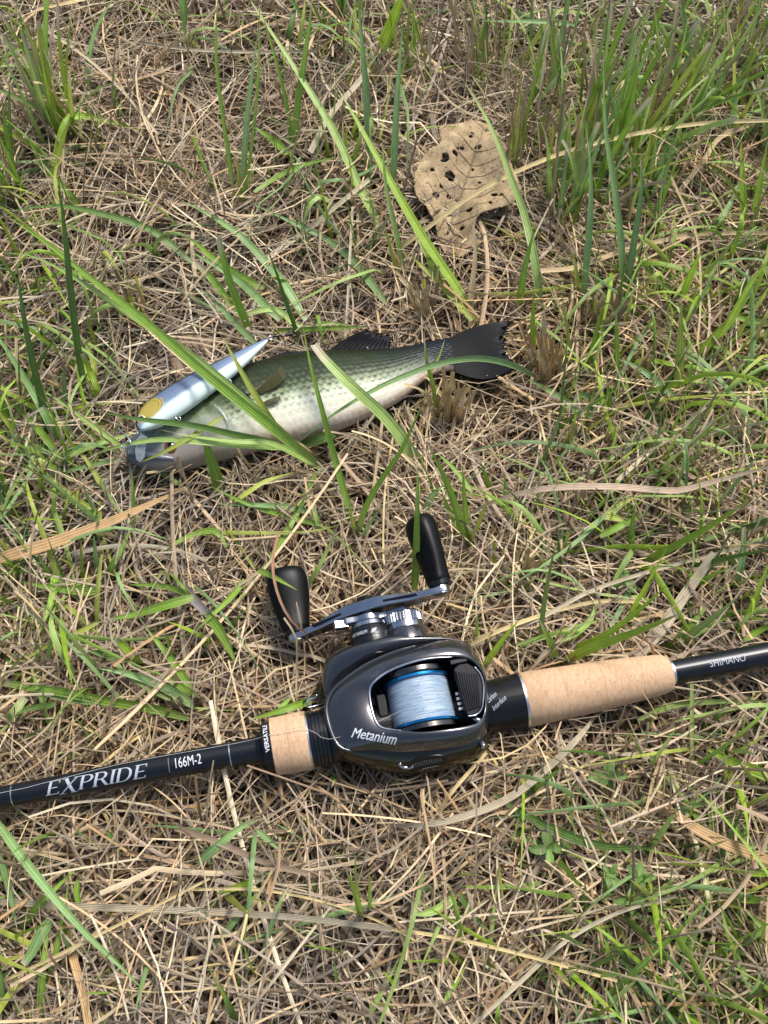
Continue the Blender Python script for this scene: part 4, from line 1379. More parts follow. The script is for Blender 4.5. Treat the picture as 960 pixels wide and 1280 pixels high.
def tuft(label, blades, group=None, name='grass_tuft', cat='grass tuft'):
    paths = [traced(b[2], b[3] if len(b) > 3 else 'u') for b in blades]
    base = np.mean([p[0] for p in paths], 0); base[2] = min(p[0][2] for p in paths)
    e = empty(name, loc=tuple(base))
    tag(e, label, cat, group)
    for b, p in zip(blades, paths):
        blade_obj('blade', p, wpx(b[0], p), b[1], e, b[4] if len(b) > 4 else 'sharp', offset=base)
    return e


def single(label, w, key, pts, mode='l', tip='sharp', name='grass_shoot', cat='grass blade', group=None, **kw):
    p = traced(pts, mode)
    b = p[0].copy()
    o = blade_obj(name, p, wpx(w * (.78 if key in DRY else 1), p), key, None, tip, offset=b, **kw)
    o.location = tuple(b)
    return tag(o, label, cat, group)


def straw(label, w, key, pts, mode='l', tip='flat', group=None, **kw):
    return single(label, w, key, pts, mode, tip, 'dry_stalk', 'dry stalk', group, **kw)


random.seed(11)
# ---- blades over and round the fish
tuft('long arching grass leaning from beyond the tan blade across the lure and the fish\'s flank', [
    (10.5, 'g', [(402, 584, 22), (372, 560, 46), (331, 527, 66), (255, 466, 76), (180, 400, 72), (110, 345, 66), (55, 302, 62), (0, 264, 58)], 'l'),
    (9, 'l', [(398, 582, 22), (365, 553, 44), (320, 512, 62), (240, 445, 68), (150, 385, 64), (90, 345, 60), (40, 320, 56), (0, 316, 50)], 'l'),
    (8, 'y', [(352, 545, 40), (330, 512, 58), (305, 470, 68), (290, 443, 74), (278, 420, 78)], 'l'),
    (7, 'l', [(405, 588, 20), (345, 556, 48), (290, 551, 58), (240, 545, 62), (200, 537, 62)], 'l')])
single('dark green blade laid across the fish\'s snout and the lure\'s nose', 8, 'd', [(345, 553, 46), (300, 545, 56), (240, 532, 66), (175, 524, 68), (120, 514, 60)], 'l')
single('pale green blade lying over the fish\'s eye', 8, 'l', [(372, 560, 34), (320, 557, 50), (250, 552, 60), (205, 549, 62), (160, 555, 58), (110, 570, 40)], 'l')
single('yellow-green blade slanting over the fish\'s jaw', 6, 'y', [(280, 520, 60), (240, 545, 62), (205, 565, 60), (170, 580, 48)], 'l')
single('short broad spear-shaped blade standing in front of the fish\'s gill', 14, 'g', [(277, 628, 14), (270, 595, 34), (260, 563, 52), (250, 536, 66)], 'l')
tuft('two-bladed tuft between the reel\'s knobs, one long blade rising over the fish\'s back', [
    (8, 'g', [(447, 674), (420, 578, 45), (402, 510, 75), (388, 455, 95), (378, 405, 108)], 'u'),
    (7, 'g', [(446, 672), (455, 640), (470, 610), (497, 570), (510, 545), (534, 492)], 'u'),
    (5, 'y', [(448, 676), (440, 650), (436, 625)], 'u'), (5, 'b', [(450, 675), (462, 655), (478, 632)], 'u')])
single('broad pale blade with a cut tip crossing the fish\'s belly', 13, 'l', [(524, 586, 16), (505, 552, 34), (480, 520, 52), (450, 492, 64), (425, 468, 70), (404, 446, 72), (392, 430, 72)], 'l', 'cut')
single('upright green blade in front of the reel\'s upright knob', 9, 'g', [(518, 738, 26), (520, 700, 62), (521, 660, 84), (522, 620, 100), (522, 576, 112)], 'l')
single('slender blue-green blade arching over the fish\'s tail and belly', 7, 'b', [(668, 470, 26), (640, 456, 46), (600, 448, 54), (555, 453, 56), (515, 466, 56), (470, 486, 56), (420, 516, 52), (368, 556, 36)], 'l')
single('dull green blade tucked under the fish\'s belly', 11, 'd', [(368, 556, 20), (390, 552, 22), (410, 545, 22), (424, 538, 20)], 'l', 'both')
single('thin green blade bent beside the fish\'s tail root', 5, 'g', [(545, 510), (541, 480, 40), (533, 450, 58), (530, 412, 70)], 'l')
single('thin yellow blade crossing the root of the fish\'s tail', 3, 'y', [(535, 470, 45), (548, 448, 52), (556, 424, 58)], 'l')
# ---- left edge
tuft('coarse dark green tuft with broad blades beyond the lure', [
    (11, 'd', [(108, 500), (98, 440), (88, 360), (81, 290), (72, 215)], 'u'),
    (8, 'y', [(105, 495), (118, 465), (112, 440), (95, 410)], 'm'),
    (8, 'd', [(240, 328, 30), (190, 288, 40), (130, 268, 48), (70, 257, 52), (8, 264, 48)], 'l'),
    (7, 'v', [(112, 505), (122, 490), (113, 465), (103, 442)], 'u', 'cut'),
    (9, 'g', [(78, 290), (100, 265), (80, 235), (62, 215), (50, 200)], 'm')])
tuft('dark blades fanning up between the tan dead blade and the coarse dark tuft', [
    (9, 'd', [(60, 545), (52, 500), (38, 440), (28, 385), (21, 330)], 'u'),
    (9, 'b', [(75, 560), (60, 525), (35, 480), (5, 432), (-20, 400)], 'm'),
    (8, 'g', [(78, 575), (55, 545), (28, 515), (-5, 488)], 'l'),
    (7, 'g', [(90, 600), (60, 580), (30, 565), (0, 545)], 'l'),
    (6, 'b', [(72, 520), (80, 495), (80, 470), (78, 450)], 'u'),
    (10, 'd', [(80, 570), (60, 562), (40, 558), (15, 548)], 'l')])
tuft('pale narrow blades crossing in front of the fish\'s snout', [
    (6, 'l', [(228, 607), (180, 578), (120, 535), (60, 492), (22, 476)], 'l'),
    (5, 'b', [(165, 574), (120, 580), (60, 595), (0, 606)], 'l'),
    (7, 'l', [(70, 578), (95, 565), (130, 552), (180, 538)], 'l'),
    (6, 'y', [(130, 610), (105, 570), (90, 555)], 'l'), (7, 'y', [(120, 640), (90, 620), (55, 590), (30, 565)], 'l'),
    (5, 'g', [(125, 645), (95, 630), (70, 610)], 'l'), (6, 'g', [(65, 665), (67, 630), (70, 590)], 'm'), (5, 'y', [(75, 665), (82, 635), (88, 605)], 'm'),
    (6, 'g', [(165, 680), (167, 640), (165, 585)], 'm')])
tuft('star-shaped tuft of soft blades at the wide end of the tan blade', [
    (8, 'g', [(122, 738), (90, 728), (50, 716), (-5, 711)], 'l'), (9, 'g', [(124, 740), (90, 738), (55, 733), (26, 727)], 'l'),
    (9, 'g', [(70, 700), (68, 725), (63, 755), (45, 798)], 'l'), (8, 'g', [(125, 735), (140, 708), (155, 680), (165, 655)], 'm'),
    (8, 'y', [(118, 726), (98, 712), (85, 702), (72, 698)], 'm'), (5, 'y', [(105, 735), (102, 705), (101, 672)], 'u'), (7, 'b', [(122, 725), (120, 700), (117, 668)], 'u')])
tuft('loose green blades pointing to the reel\'s low knob', [
    (10, 'g', [(244, 746), (215, 754), (175, 766), (122, 778)], 'l'), (6, 'y', [(122, 778), (95, 792), (50, 812), (10, 840)], 'l', 'sharp'),
    (7, 'g', [(238, 744), (215, 735), (190, 731), (160, 731)], 'l'),
    (11, 'm', [(229, 733), (238, 745), (252, 760), (262, 768)], 'l', 'flat'), (12, 'g', [(258, 766), (272, 785), (285, 808), (296, 832)], 'l'),
    (7, 'g', [(306, 724), (290, 745), (266, 768), (240, 793)], 'l'), (7, 'g', [(395, 590), (380, 622), (358, 665), (325, 717), (292, 757)], 'l')])
tuft('broad green tuft above the rod lettering with pale cut tips', [
    (11, 'g', [(236, 898), (190, 886), (130, 876), (70, 864), (2, 853)], 'l', 'cut'), (11, 'b', [(242, 882), (210, 862), (170, 845), (122, 835)], 'l'),
    (9, 'g', [(240, 862), (225, 840), (205, 812), (180, 782)], 'l'), (10, 'v', [(180, 833), (168, 822), (155, 808), (145, 799)], 'm', 'cut'),
    (7, 'g', [(222, 850), (216, 825), (210, 800), (205, 785)], 'm'), (9, 'd', [(150, 820), (130, 818), (108, 812)], 'l'), (8, 'g', [(245, 870), (225, 858), (205, 845), (190, 838)], 'l'),
    (9, 'b', [(118, 878), (90, 874), (60, 868), (40, 866)], 'l'), (7, 'd', [(70, 880), (40, 885), (15, 895)], 'l'), (12, 'l', [(0, 905), (15, 895), (25, 880), (32, 872)], 'm', 'cut')])
tuft('curved green blades between the tan blade and the low knob', [
    (8, 'g', [(284, 684), (275, 665), (255, 664), (232, 672), (200, 690)], 'l'), (7, 'b', [(396, 641), (360, 634), (320, 631), (268, 630)], 'l'), (6, 'g', [(402, 656), (360, 646), (310, 630), (262, 607)], 'l'),
    (5, 'y', [(318, 710), (305, 690), (292, 672), (282, 655)], 'l'), (6, 'y', [(292, 628), (315, 612), (335, 600), (370, 590)], 'l'), (6, 'l', [(400, 663, 24), (395, 645, 30), (388, 625, 30)], 'l')])
single('pale green blade bent over the end of the reel\'s low knob', 7, 'g', [(322, 712, 38), (338, 719, 50), (355, 728, 52), (372, 738, 50)], 'l')
single('narrow light blade leaning beside the low knob', 6, 'l', [(378, 740), (395, 715), (408, 690), (423, 655)], 'm')
tuft('small sprigs by the hook keeper wire', [(9, 'g', [(390, 875, 30), (370, 882, 26), (345, 890, 24), (310, 900, 20)], 'l'), (8, 'g', [(348, 900), (352, 885), (365, 870)], 'l'), (8, 'g', [(420, 965, 12), (418, 975, 16), (414, 985, 16)], 'l')])
# ---- top
tuft('bent bright blade folded over in a hook, beyond the dark broad blades', [
    (9, 'v', [(66, 236), (70, 205), (76, 172), (84, 150), (92, 145), (112, 146), (140, 153), (180, 164)], 'm'), (8, 'g', [(70, 232), (58, 212), (45, 190), (33, 168)], 'u'), (5, 'y', [(62, 240), (70, 205), (80, 160)], 'u')])
tuft('two short thin upright shoots behind the hooked blade', [(4, 'g', [(143, 160), (143, 120), (142, 72)], 'u'), (4, 'g', [(149, 168), (150, 145), (152, 118)], 'u')])
single('slender blue-green blade curving up beside the dense upright tussock', 7, 'b', [(112, 132), (110, 85), (116, 48), (128, 20), (146, -8)], 'u')
single('short dark blade drooping behind the white level stem', 9, 'd', [(226, -18, 70), (229, 10, 62), (231, 30, 54), (231, 48, 48)], 'l')
tuft('tall thin tuft of upright blades behind the lure\'s tail, crossing the white level stem', [
    (5, 'g', [(293, 245), (280, 155), (272, 95), (270, 45), (273, -15)], 'u'), (7, 'b', [(303, 240), (307, 170), (314, 100), (323, 40)], 'u'), (4, 'g', [(306, 245), (316, 170), (323, 90), (325, -10)], 'u'),
    (5, 'y', [(300, 250), (298, 215), (292, 190)], 'u'), (5, 'g', [(302, 252), (310, 225), (322, 205)], 'u')])
tuft('tall coarse tuft with a long blade slanting up over dark gaps', [
    (9, 'l', [(488, 302), (455, 245), (418, 165), (376, 96), (338, 38), (308, -8)], 'm'), (9, 'g', [(366, 205), (371, 140), (379, 85), (388, 20), (390, -10)], 'u'),
    (5, 'g', [(365, 200), (360, 140), (346, 80), (326, 10)], 'u'), (8, 'd', [(352, 70), (362, 40), (372, -8)], 'u'), (8, 'g', [(360, 192), (345, 178), (325, 163), (310, 154)], 'l'), (7, 'g', [(318, 240), (345, 222), (380, 206), (424, 196)], 'l'), (5, 'y', [(372, 60, 60), (378, 30, 75), (382, -5, 85)], 'l')])
single('upright blue-green blade standing alone behind the dorsal fin', 9, 'b', [(462, 235), (460, 160), (455, 80), (447, -8)], 'u')
tuft('bright arching blades rising from behind the fish\'s tail past the big leaf', [
    (11, 'v', [(600, 404), (575, 365), (548, 325), (522, 285), (496, 240), (468, 190), (440, 140), (417, 102)], 'm'), (7, 'y', [(590, 400), (560, 365), (530, 335), (505, 310)], 'l'),
    (8, 'g', [(560, 380), (540, 330), (515, 275), (490, 225), (465, 180)], 'm'), (6, 'l', [(505, 340), (495, 290), (482, 230), (478, 170)], 'u'), (5, 'y', [(500, 350), (488, 310), (480, 280)], 'u')])
single('upright blue-green blade beside the big leaf', 8, 'b', [(490, 250), (493, 190), (497, 110), (504, 28)], 'u')
single('broad bright leaning blade behind the big leaf, widest of the far blades', 16, 'v', [(476, 62, 40), (486, 38, 62), (496, 12, 84), (506, -15, 105)], 'l')
single('long pale green blade crossing in front of the big leaf', 9, 'l', [(676, 402), (670, 335), (656, 270), (640, 226), (612, 155), (577, 97)], 'm')
tuft('thin pair of blades standing in dry stems behind the big leaf', [(7, 'g', [(594, 85), (593, 45), (592, -10)], 'u'), (8, 'd', [(605, 130), (606, 70), (608, -10)], 'u')])
single('dark broad short blade behind the big leaf', 10, 'd', [(674, 135), (676, 95), (677, 60), (677, 30)], 'u')
single('thin green blade laid level across the dry stems behind the big leaf', 5, 'b', [(718, 31, 60), (680, 27, 62), (640, 26, 62), (595, 26, 58)], 'l')
single('thin blue-green blade lying behind the dorsal fin', 8, 'b', [(482, 378), (445, 330), (410, 300), (370, 280), (310, 252)], 'l')
tuft('flattened blue-green blades beyond the lure\'s tail hook', [
    (10, 'b', [(382, 400), (360, 362), (330, 325), (295, 290), (250, 262), (225, 250)], 'l'), (9, 'b', [(350, 400), (325, 375), (295, 348), (262, 328), (235, 312)], 'l'), (8, 'g', [(330, 360), (300, 345), (270, 325), (240, 300), (220, 290)], 'l'),
    (7, 'b', [(320, 430), (290, 400), (262, 370), (240, 358)], 'l'), (9, 'g', [(316, 424), (300, 385), (285, 345), (273, 298)], 'u', 'cut'), (5, 'd', [(382, 445), (362, 390), (345, 340), (330, 300)], 'u'), (7, 'l', [(310, 392), (335, 386), (352, 390), (375, 408), (415, 404), (455, 410)], 'l'), (9, 'g', [(305, 395), (285, 375), (262, 345), (244, 328)], 'l', 'cut')])
single('faint green blade lying level behind the lure\'s tail', 6, 'g', [(330, 415, 22), (370, 412, 24), (420, 410, 24), (470, 408, 20)], 'l')
# ---- right
tuft('tall upright blue-green blades in stubble between the big leaf and the grey scrap', [
    (8, 'b', [(728, 392), (733, 330), (738, 270), (738, 205), (732, 160)], 'u'), (8, 'b', [(780, 374), (793, 300), (802, 235), (800, 190)], 'u'), (8, 'b', [(778, 378), (777, 310), (768, 235), (757, 160), (754, 62)], 'u'), (8, 'g', [(738, 250), (736, 170), (720, 115)], 'u'), (8, 'g', [(774, 210), (784, 150), (796, 100)], 'u'), (7, 'y', [(730, 390), (722, 350), (716, 310)], 'u'), (6, 'g', [(735, 395), (744, 360), (748, 330)], 'u')])
tuft('yellowish striped blade standing by the grey leaf scrap', [(10, 'y', [(847, 505), (850, 440), (852, 368)], 'u'), (9, 'v', [(853, 372, 40), (864, 342, 62), (877, 312, 84)], 'l'), (7, 'g', [(858, 500), (862, 470), (868, 445)], 'u')])
tuft('bright yellow-green blades slanting up beyond the grey-brown folded leaf scrap', [
    (10, 'v', [(868, 460), (885, 430), (912, 402), (938, 355), (966, 318)], 'm'), (7, 'g', [(840, 364), (825, 350), (805, 330), (788, 312)], 'l'), (8, 'v', [(885, 345), (900, 325), (925, 310), (942, 302)], 'l'), (7, 'b', [(884, 302), (900, 275), (915, 250), (930, 215)], 'm'), (8, 'g', [(960, 405), (935, 400), (905, 392)], 'l'), (7, 'g', [(930, 360), (918, 350), (905, 343)], 'l')])
tuft('pair of bright stiff blades by the white broken straw end', [(8, 'v', [(931, 285), (929, 235), (926, 174)], 'u'), (8, 'v', [(941, 285), (949, 235), (960, 175)], 'u')])
tuft('short fresh blades in the stubble beyond the tail fin', [
    (7, 'g', [(771, 475), (771, 430), (770, 385)], 'u'), (8, 'g', [(648, 390), (655, 340), (668, 285)], 'u'), (7, 'v', [(666, 465), (666, 410), (667, 360)], 'u'), (6, 'g', [(765, 545), (762, 505), (758, 462)], 'u'), (7, 'g', [(776, 500), (773, 460), (770, 430)], 'u'), (6, 'd', [(815, 510), (818, 490), (826, 470)], 'u'), (7, 'g', [(790, 515), (785, 490), (782, 465)], 'u')])
tuft('blue-green blades crossing low beyond the tail fin', [(8, 'b', [(846, 500), (820, 475), (790, 455), (770, 448)], 'l'), (9, 'b', [(742, 522), (715, 508), (690, 490), (655, 472)], 'l'), (7, 'b', [(742, 518), (742, 500), (735, 490)], 'l'), (8, 'b', [(760, 505), (735, 495), (722, 495), (715, 515)], 'l')])
tuft('tuft of fresh blades between the reel\'s upright knob and the tail fin', [
    (10, 'g', [(586, 684), (572, 640), (556, 598), (535, 555)], 'u'), (7, 'g', [(588, 684), (582, 640), (578, 582)], 'u'), (8, 'g', [(585, 670), (565, 645), (552, 615)], 'u'), (6, 'y', [(584, 684), (600, 650), (610, 620)], 'u'), (7, 'b', [(530, 640, 26), (540, 620, 34), (556, 605, 36)], 'l'), (6, 'g', [(590, 615), (570, 588), (545, 565)], 'l'), (6, 'g', [(632, 635), (632, 612), (630, 590)], 'u'), (6, 'g', [(616, 620), (608, 598), (600, 575)], 'u')])
single('dark slim blade standing between the cork grip and the pinkish dead blade', 6, 'd', [(675, 805), (680, 755), (688, 710), (696, 672)], 'u')
tuft('fresh blades sprouting behind the long cork grip', [
    (9, 'v', [(600, 842), (615, 818), (632, 795), (651, 772)], 'u'), (9, 'g', [(697, 832), (690, 808), (682, 790), (673, 772)], 'u'), (11, 'v', [(696, 832), (740, 810), (800, 788), (862, 762)], 'm'), (8, 'v', [(700, 815), (745, 800), (790, 770), (838, 728)], 'm'), (9, 'g', [(700, 800), (720, 790), (738, 775), (746, 752)], 'l'), (5, 'g', [(595, 810), (596, 790), (597, 765)], 'u'), (6, 'l', [(645, 806), (690, 793), (730, 780), (770, 772)], 'l')])
tuft('light green blades leaning over the rod\'s black butt section', [
    (9, 'l', [(835, 818), (865, 792), (900, 765), (930, 740)], 'm'), (9, 'v', [(916, 804), (935, 770), (955, 720), (966, 690)], 'm'), (8, 'g', [(830, 815), (845, 800), (855, 780)], 'm'), (10, 'g', [(850, 800), (885, 782), (920, 765)], 'l'), (8, 'g', [(930, 800), (950, 788), (975, 775)], 'l')])
single('pale-edged blue-green blade standing behind the rod\'s black butt section', 10, 'b', [(918, 742), (925, 715), (929, 690), (930, 660)], 'u', 'cut')
single('long bright blade slanting up to meet the pinkish dead blade', 9, 'v', [(795, 706), (825, 692), (870, 668), (915, 640), (950, 615)], 'm')
tuft('dark blades crossing low between the pinkish dead blade and the rod butt', [(7, 'd', [(880, 675), (920, 660), (975, 640)], 'l'), (8, 'd', [(960, 650), (940, 658), (905, 665)], 'l'), (7, 'g', [(790, 700), (790, 660), (795, 625)], 'u'), (8, 'g', [(750, 670), (780, 655), (810, 640)], 'l'), (8, 'y', [(755, 648), (775, 632), (795, 620)], 'l'), (8, 'y', [(752, 645), (772, 648), (785, 655)], 'l')])
# ---- bottom
single('thin green stem with pale edges crossing the level blade by the rod butt', 5, 'l', [(867, 992), (865, 945), (865, 900), (865, 855)], 'm', 'flat')
single('long level green blade under the rod\'s black butt section', 8, 'l', [(798, 900), (830, 885), (870, 878), (975, 876)], 'l')
single('broad bright green blade below the level blade by the rod butt', 13, 'v', [(985, 978), (940, 962), (900, 945), (868, 924)], 'l')
single('glossy dark green blade curving between cork grip and weed seedlings', 10, 'd', [(618, 992), (650, 1015), (690, 1036), (745, 1056), (815, 1061)], 'l', 'both')
tuft('green blades beside the orange-brown dead leaf blade', [(8, 'g', [(885, 1002), (905, 1020), (925, 1040), (942, 1066)], 'l'), (7, 'b', [(880, 1005), (862, 1008), (840, 1012)], 'l'), (8, 'g', [(890, 1000), (890, 1030), (891, 1060)], 'l'), (9, 'v', [(985, 1088), (950, 1092), (912, 1090)], 'l'), (8, 'v', [(950, 1125), (930, 1125), (912, 1120)], 'l'), (8, 'g', [(985, 1180), (955, 1160), (930, 1135)], 'l')])
tuft('blue-green blades drooping from the rod\'s lettered section over the flat pale stalk', [
    (10, 'b', [(-8, 1022, 30), (30, 1075, 42), (70, 1125, 44), (110, 1170, 40), (150, 1208, 34), (186, 1244, 26)], 'l'), (10, 'b', [(-5, 1060), (10, 1105), (22, 1165)], 'l'), (9, 'g', [(24, 1162), (50, 1130), (75, 1105), (99, 1083)], 'm'), (7, 'g', [(58, 1238), (70, 1190), (80, 1140), (86, 1100)], 'm'),
    (11, 'g', [(50, 1290), (52, 1230), (56, 1190), (62, 1150)], 'm'), (12, 'b', [(62, 1150), (50, 1170), (40, 1190), (28, 1206)], 'l', 'cut'), (7, 'g', [(97, 1100), (96, 1120), (104, 1142)], 'l', 'cut'), (9, 'd', [(-5, 1290), (2, 1240), (-2, 1190)], 'm'), (8, 'g', [(30, 1280), (22, 1262), (18, 1240)], 'm')])
single('short dark blade poking through straw by the very straight white stem', 11, 'd', [(300, 1292), (288, 1262), (280, 1242), (272, 1224)], 'm')
tuft('slim blue-green blades leaning over the pale flat stalk', [(7, 'b', [(262, 1192), (290, 1155), (320, 1120), (346, 1082)], 'm'), (6, 'b', [(330, 1190), (345, 1140), (365, 1100)], 'm'), (10, 'b', [(246, 1080), (275, 1055), (300, 1035), (330, 1022)], 'l'), (7, 'b', [(322, 1038), (338, 1052), (352, 1065)], 'l'), (8, 'v', [(316, 1102), (300, 1108), (268, 1118)], 'l'), (7, 'd', [(135, 1040), (142, 1055), (152, 1068)], 'l')])
tuft('small fresh shoots in the straw straight below the reel', [(8, 'v', [(452, 1148), (445, 1120), (430, 1080)], 'm'), (5, 'g', [(450, 1145), (446, 1110), (443, 1060)], 'm'), (7, 'd', [(428, 1255), (421, 1225), (418, 1200)], 'm'), (5, 'g', [(462, 1140), (462, 1110), (460, 1085)], 'm'), (5, 'd', [(465, 1245), (466, 1225), (468, 1210)], 'm')])
tuft('short light green leaves on a brown stalk below the reel', [(11, 'l', [(568, 1122), (550, 1135), (530, 1142), (510, 1143)], 'l'), (7, 'd', [(575, 1117), (588, 1140), (602, 1155), (618, 1170)], 'l'), (6, 'l', [(606, 1228), (614, 1170), (622, 1098)], 'm'), (6, 'g', [(556, 1252), (570, 1228), (584, 1205)], 'l')])
tuft('low forked leaf pair between weed seedlings and dark green tussock', [(12, 'g', [(869, 1165), (850, 1182), (830, 1200), (816, 1208)], 'l'), (9, 'g', [(868, 1166), (860, 1190), (848, 1210)], 'l'), (8, 'v', [(880, 1150), (884, 1120), (885, 1088)], 'm'), (7, 'g', [(885, 1130), (880, 1112), (876, 1098)], 'm')])
single('blue-green blade curled in an arc below the forked leaf pair', 8, 'b', [(888, 1240), (915, 1246), (940, 1240), (950, 1222), (945, 1200)], 'l')
tuft('low spilling tuft of dark green blades by the grey-tipped pale stalk', [
    (9, 'g', [(772, 1225), (762, 1195), (755, 1158)], 'm'), (8, 'd', [(812, 1250), (785, 1205), (755, 1155)], 'l'), (8, 'g', [(835, 1205), (815, 1190), (800, 1178)], 'l'), (9, 'd', [(790, 1285), (785, 1262), (778, 1240)], 'm'), (10, 'd', [(850, 1290), (830, 1262), (810, 1238)], 'l'), (8, 'g', [(880, 1285), (850, 1260), (822, 1235)], 'l'), (6, 'd', [(770, 1290), (775, 1255), (770, 1220)], 'm'), (8, 'g', [(905, 1290), (870, 1255), (830, 1232)], 'l'), (7, 'b', [(720, 1290), (722, 1270), (718, 1250)], 'm'), (8, 'g', [(735, 1290), (745, 1260), (740, 1235)], 'm'), (6, 'g', [(620, 1290), (622, 1268), (626, 1245)], 'm')])
tuft('pale green stems leaning over the curled blue-green blade', [(7, 'l', [(940, 1240), (925, 1205), (908, 1160), (898, 1120)], 'l'), (8, 'y', [(960, 1275), (930, 1272), (905, 1268)], 'l'), (6, 'g', [(888, 1240), (889, 1215), (888, 1190)], 'm')])

# ---- dry stalks and dead blades that stand out
straw('broad orange-tan dead blade tapering to a point below the fish\'s snout', 17, 'o', [(-12, 702, 26), (25, 690, 34), (60, 680, 38), (130, 655, 40), (190, 629, 36), (240, 606, 28)], 'l', 'sharp', fold=.12, roll=.1)
straw('long pinkish dead blade twisting across the straw beyond the cork grip', 9, 'p', [(568, 652, 24), (620, 626, 36), (680, 611, 44), (760, 608, 48), (830, 613, 50), (855, 612, 50), (900, 600, 52), (975, 580, 52)], 'l', 'both', fold=.15, wave=.5)
straw('whitish flattened dead leaf sheath pointing at the end of the cork grip', 17, 'w', [(795, 822, 22), (828, 785, 26), (862, 735, 30), (894, 692, 28)], 'l', 'flat', fold=.1)
straw('thin pale stalk leading to the whitish sheath', 6, 'w', [(590, 808), (680, 770), (740, 738), (820, 712), (905, 690), (960, 676)], 'l')
straw('thin yellow stalk running beside the pale one, closer to the reel', 6, 's', [(575, 812), (620, 790), (680, 768), (745, 752), (800, 752)], 'l')
straw('long bowed pale blade running under the cork grip towards the reel\'s underside', 11, 'w', [(478, 1032, 22), (540, 1030, 26), (600, 1014, 28), (645, 992, 28), (690, 955, 26), (725, 920, 22), (752, 885, 14)], 'l', 'both', fold=.15)
straw('long flat pale stalk lying level below the rod', 11, 'w', [(-8, 1127, 26), (120, 1134, 30), (250, 1139, 30), (380, 1148, 28), (490, 1162, 24)], 'l', 'flat', fold=.12)
straw('yellow stalk crossing over the flat pale stalk', 5, 's', [(-8, 1232, 22), (60, 1200, 30), (120, 1170, 36), (200, 1130, 38), (262, 1098, 34)], 'l')
straw('orange-brown dead leaf blade curving in straw below the rod\'s butt section', 15, 'o', [(828, 1002, 24), (850, 1022, 30), (885, 1044, 34), (930, 1064, 34), (985, 1084, 30)], 'l', 'both', fold=.12)
straw('pale grey-tipped stalk rising to the small weeds', 7, 'w', [(588, 1285, 26), (650, 1228, 30), (705, 1178, 32), (770, 1142, 32), (846, 1120, 28)], 'l')
straw('straight thin yellow stalk crossing the straw below the reel', 5, 's', [(478, 1160, 22), (560, 1172, 30), (640, 1190, 34), (772, 1226, 28)], 'l')
straw('very straight white stem aslant, touching the long flat pale stalk', 4, 'w', [(300, 1278, 24), (345, 1222, 28), (385, 1170, 30), (416, 1130, 26)], 'l')
straw('thin golden stem bowed below the pale flat stalk\'s middle', 4, 's', [(240, 1112), (320, 1112), (400, 1126), (470, 1150), (520, 1176)], 'l')
straw('white level stem far behind the lure', 4, 'w', [(170, 52, 40), (240, 62, 44), (320, 65, 44), (396, 64, 40)], 'l')
straw('short pale yellow stem beside the dense upright tussock', 6, 's', [(46, 12, 50), (90, 2, 52), (130, -8, 52)], 'l')
straw('long whitish stem slanting down behind the hooked blade', 4, 'w', [(45, 30, 50), (100, 66, 46), (150, 110, 42), (197, 167, 36)], 'l')
straw('long yellow stem arching over the big leaf', 6, 's', [(500, 310, 34), (527, 290, 42), (595, 241, 54), (660, 208, 60), (720, 186, 62), (800, 166, 62), (880, 154, 60), (968, 150, 55)], 'l')
straw('bowed pale tan blade lying beyond the tail fin, crossing upright blades', 7, 't', [(676, 338), (720, 334), (780, 313), (850, 296), (910, 291), (965, 291)], 'l')
straw('hair-thin drooping stem crossing the bowed pale tan blade', 3, 's', [(838, 218, 60), (856, 258, 58), (872, 300, 52), (876, 370, 44), (872, 432, 34)], 'l')
straw('yellow stem running past the grey-brown folded leaf scrap', 4, 's', [(720, 563), (790, 525), (850, 490), (900, 455), (955, 412)], 'l')
straw('pale split stem beneath the grey leaf scrap', 6, 'w', [(756, 616), (800, 575), (840, 545), (882, 508)], 'l')
straw('thin gold stem above the leaf scrap', 4, 's', [(848, 378), (885, 352), (920, 328), (952, 310)], 'l')
straw('pair-forming pale straw behind the dorsal fin', 7, 'w', [(335, 322), (380, 290), (420, 258), (462, 224)], 'l')
straw('long thin white stem standing behind the dorsal fin', 4, 'w', [(432, 424, 26), (435, 370, 34), (438, 310, 42), (441, 258, 48)], 'l')
straw('brown curved stem laid over the low knob', 4, 'r', [(348, 666, 40), (341, 700, 52), (345, 735, 56), (360, 770, 58), (382, 792, 46)], 'l')
straw('thin broken stem across the reel\'s low handle end', 3, 't', [(355, 772, 66), (366, 788, 66), (371, 800, 62), (371, 840, 44), (370, 870, 30)], 'l')
straw('brown bristly stalk leaning below the reel', 5, 'n', [(560, 1122, 24), (590, 1090, 30), (620, 1055, 30), (645, 1022, 28)], 'l')
straw('golden stem tips poking from under the reel', 6, 's', [(540, 1030, 20), (565, 990, 26), (600, 950, 30), (640, 905, 18)], 'l')
straw('white broken straw end by the pair of bright stiff blades', 6, 'w', [(920, 208), (932, 212), (945, 218), (965, 222)], 'l')
straw('pale bent straw lying in front of the pale green tussock', 7, 't', [(850, 238), (880, 200), (900, 172), (940, 155)], 'l')
straw('tan stalk bent near the big leaf\'s foot', 8, 't', [(588, 410), (590, 360), (594, 320), (592, 270)], 'm', 'sharp')
straw('pale crumpled straw under the white level stem', 8, 'w', [(388, 190), (410, 148), (440, 112), (462, 86)], 'l')
straw('flat orange straw strip under the yellow and pale stalks', 12, 'o', [(85, 1160, 14), (92, 1200, 18), (103, 1240, 18), (112, 1290, 16)], 'l', 'flat')
straw('grey-brown flat stalk below the rod lettering', 9, 'n', [(218, 1034), (270, 1052), (330, 1078), (384, 1092)], 'l')

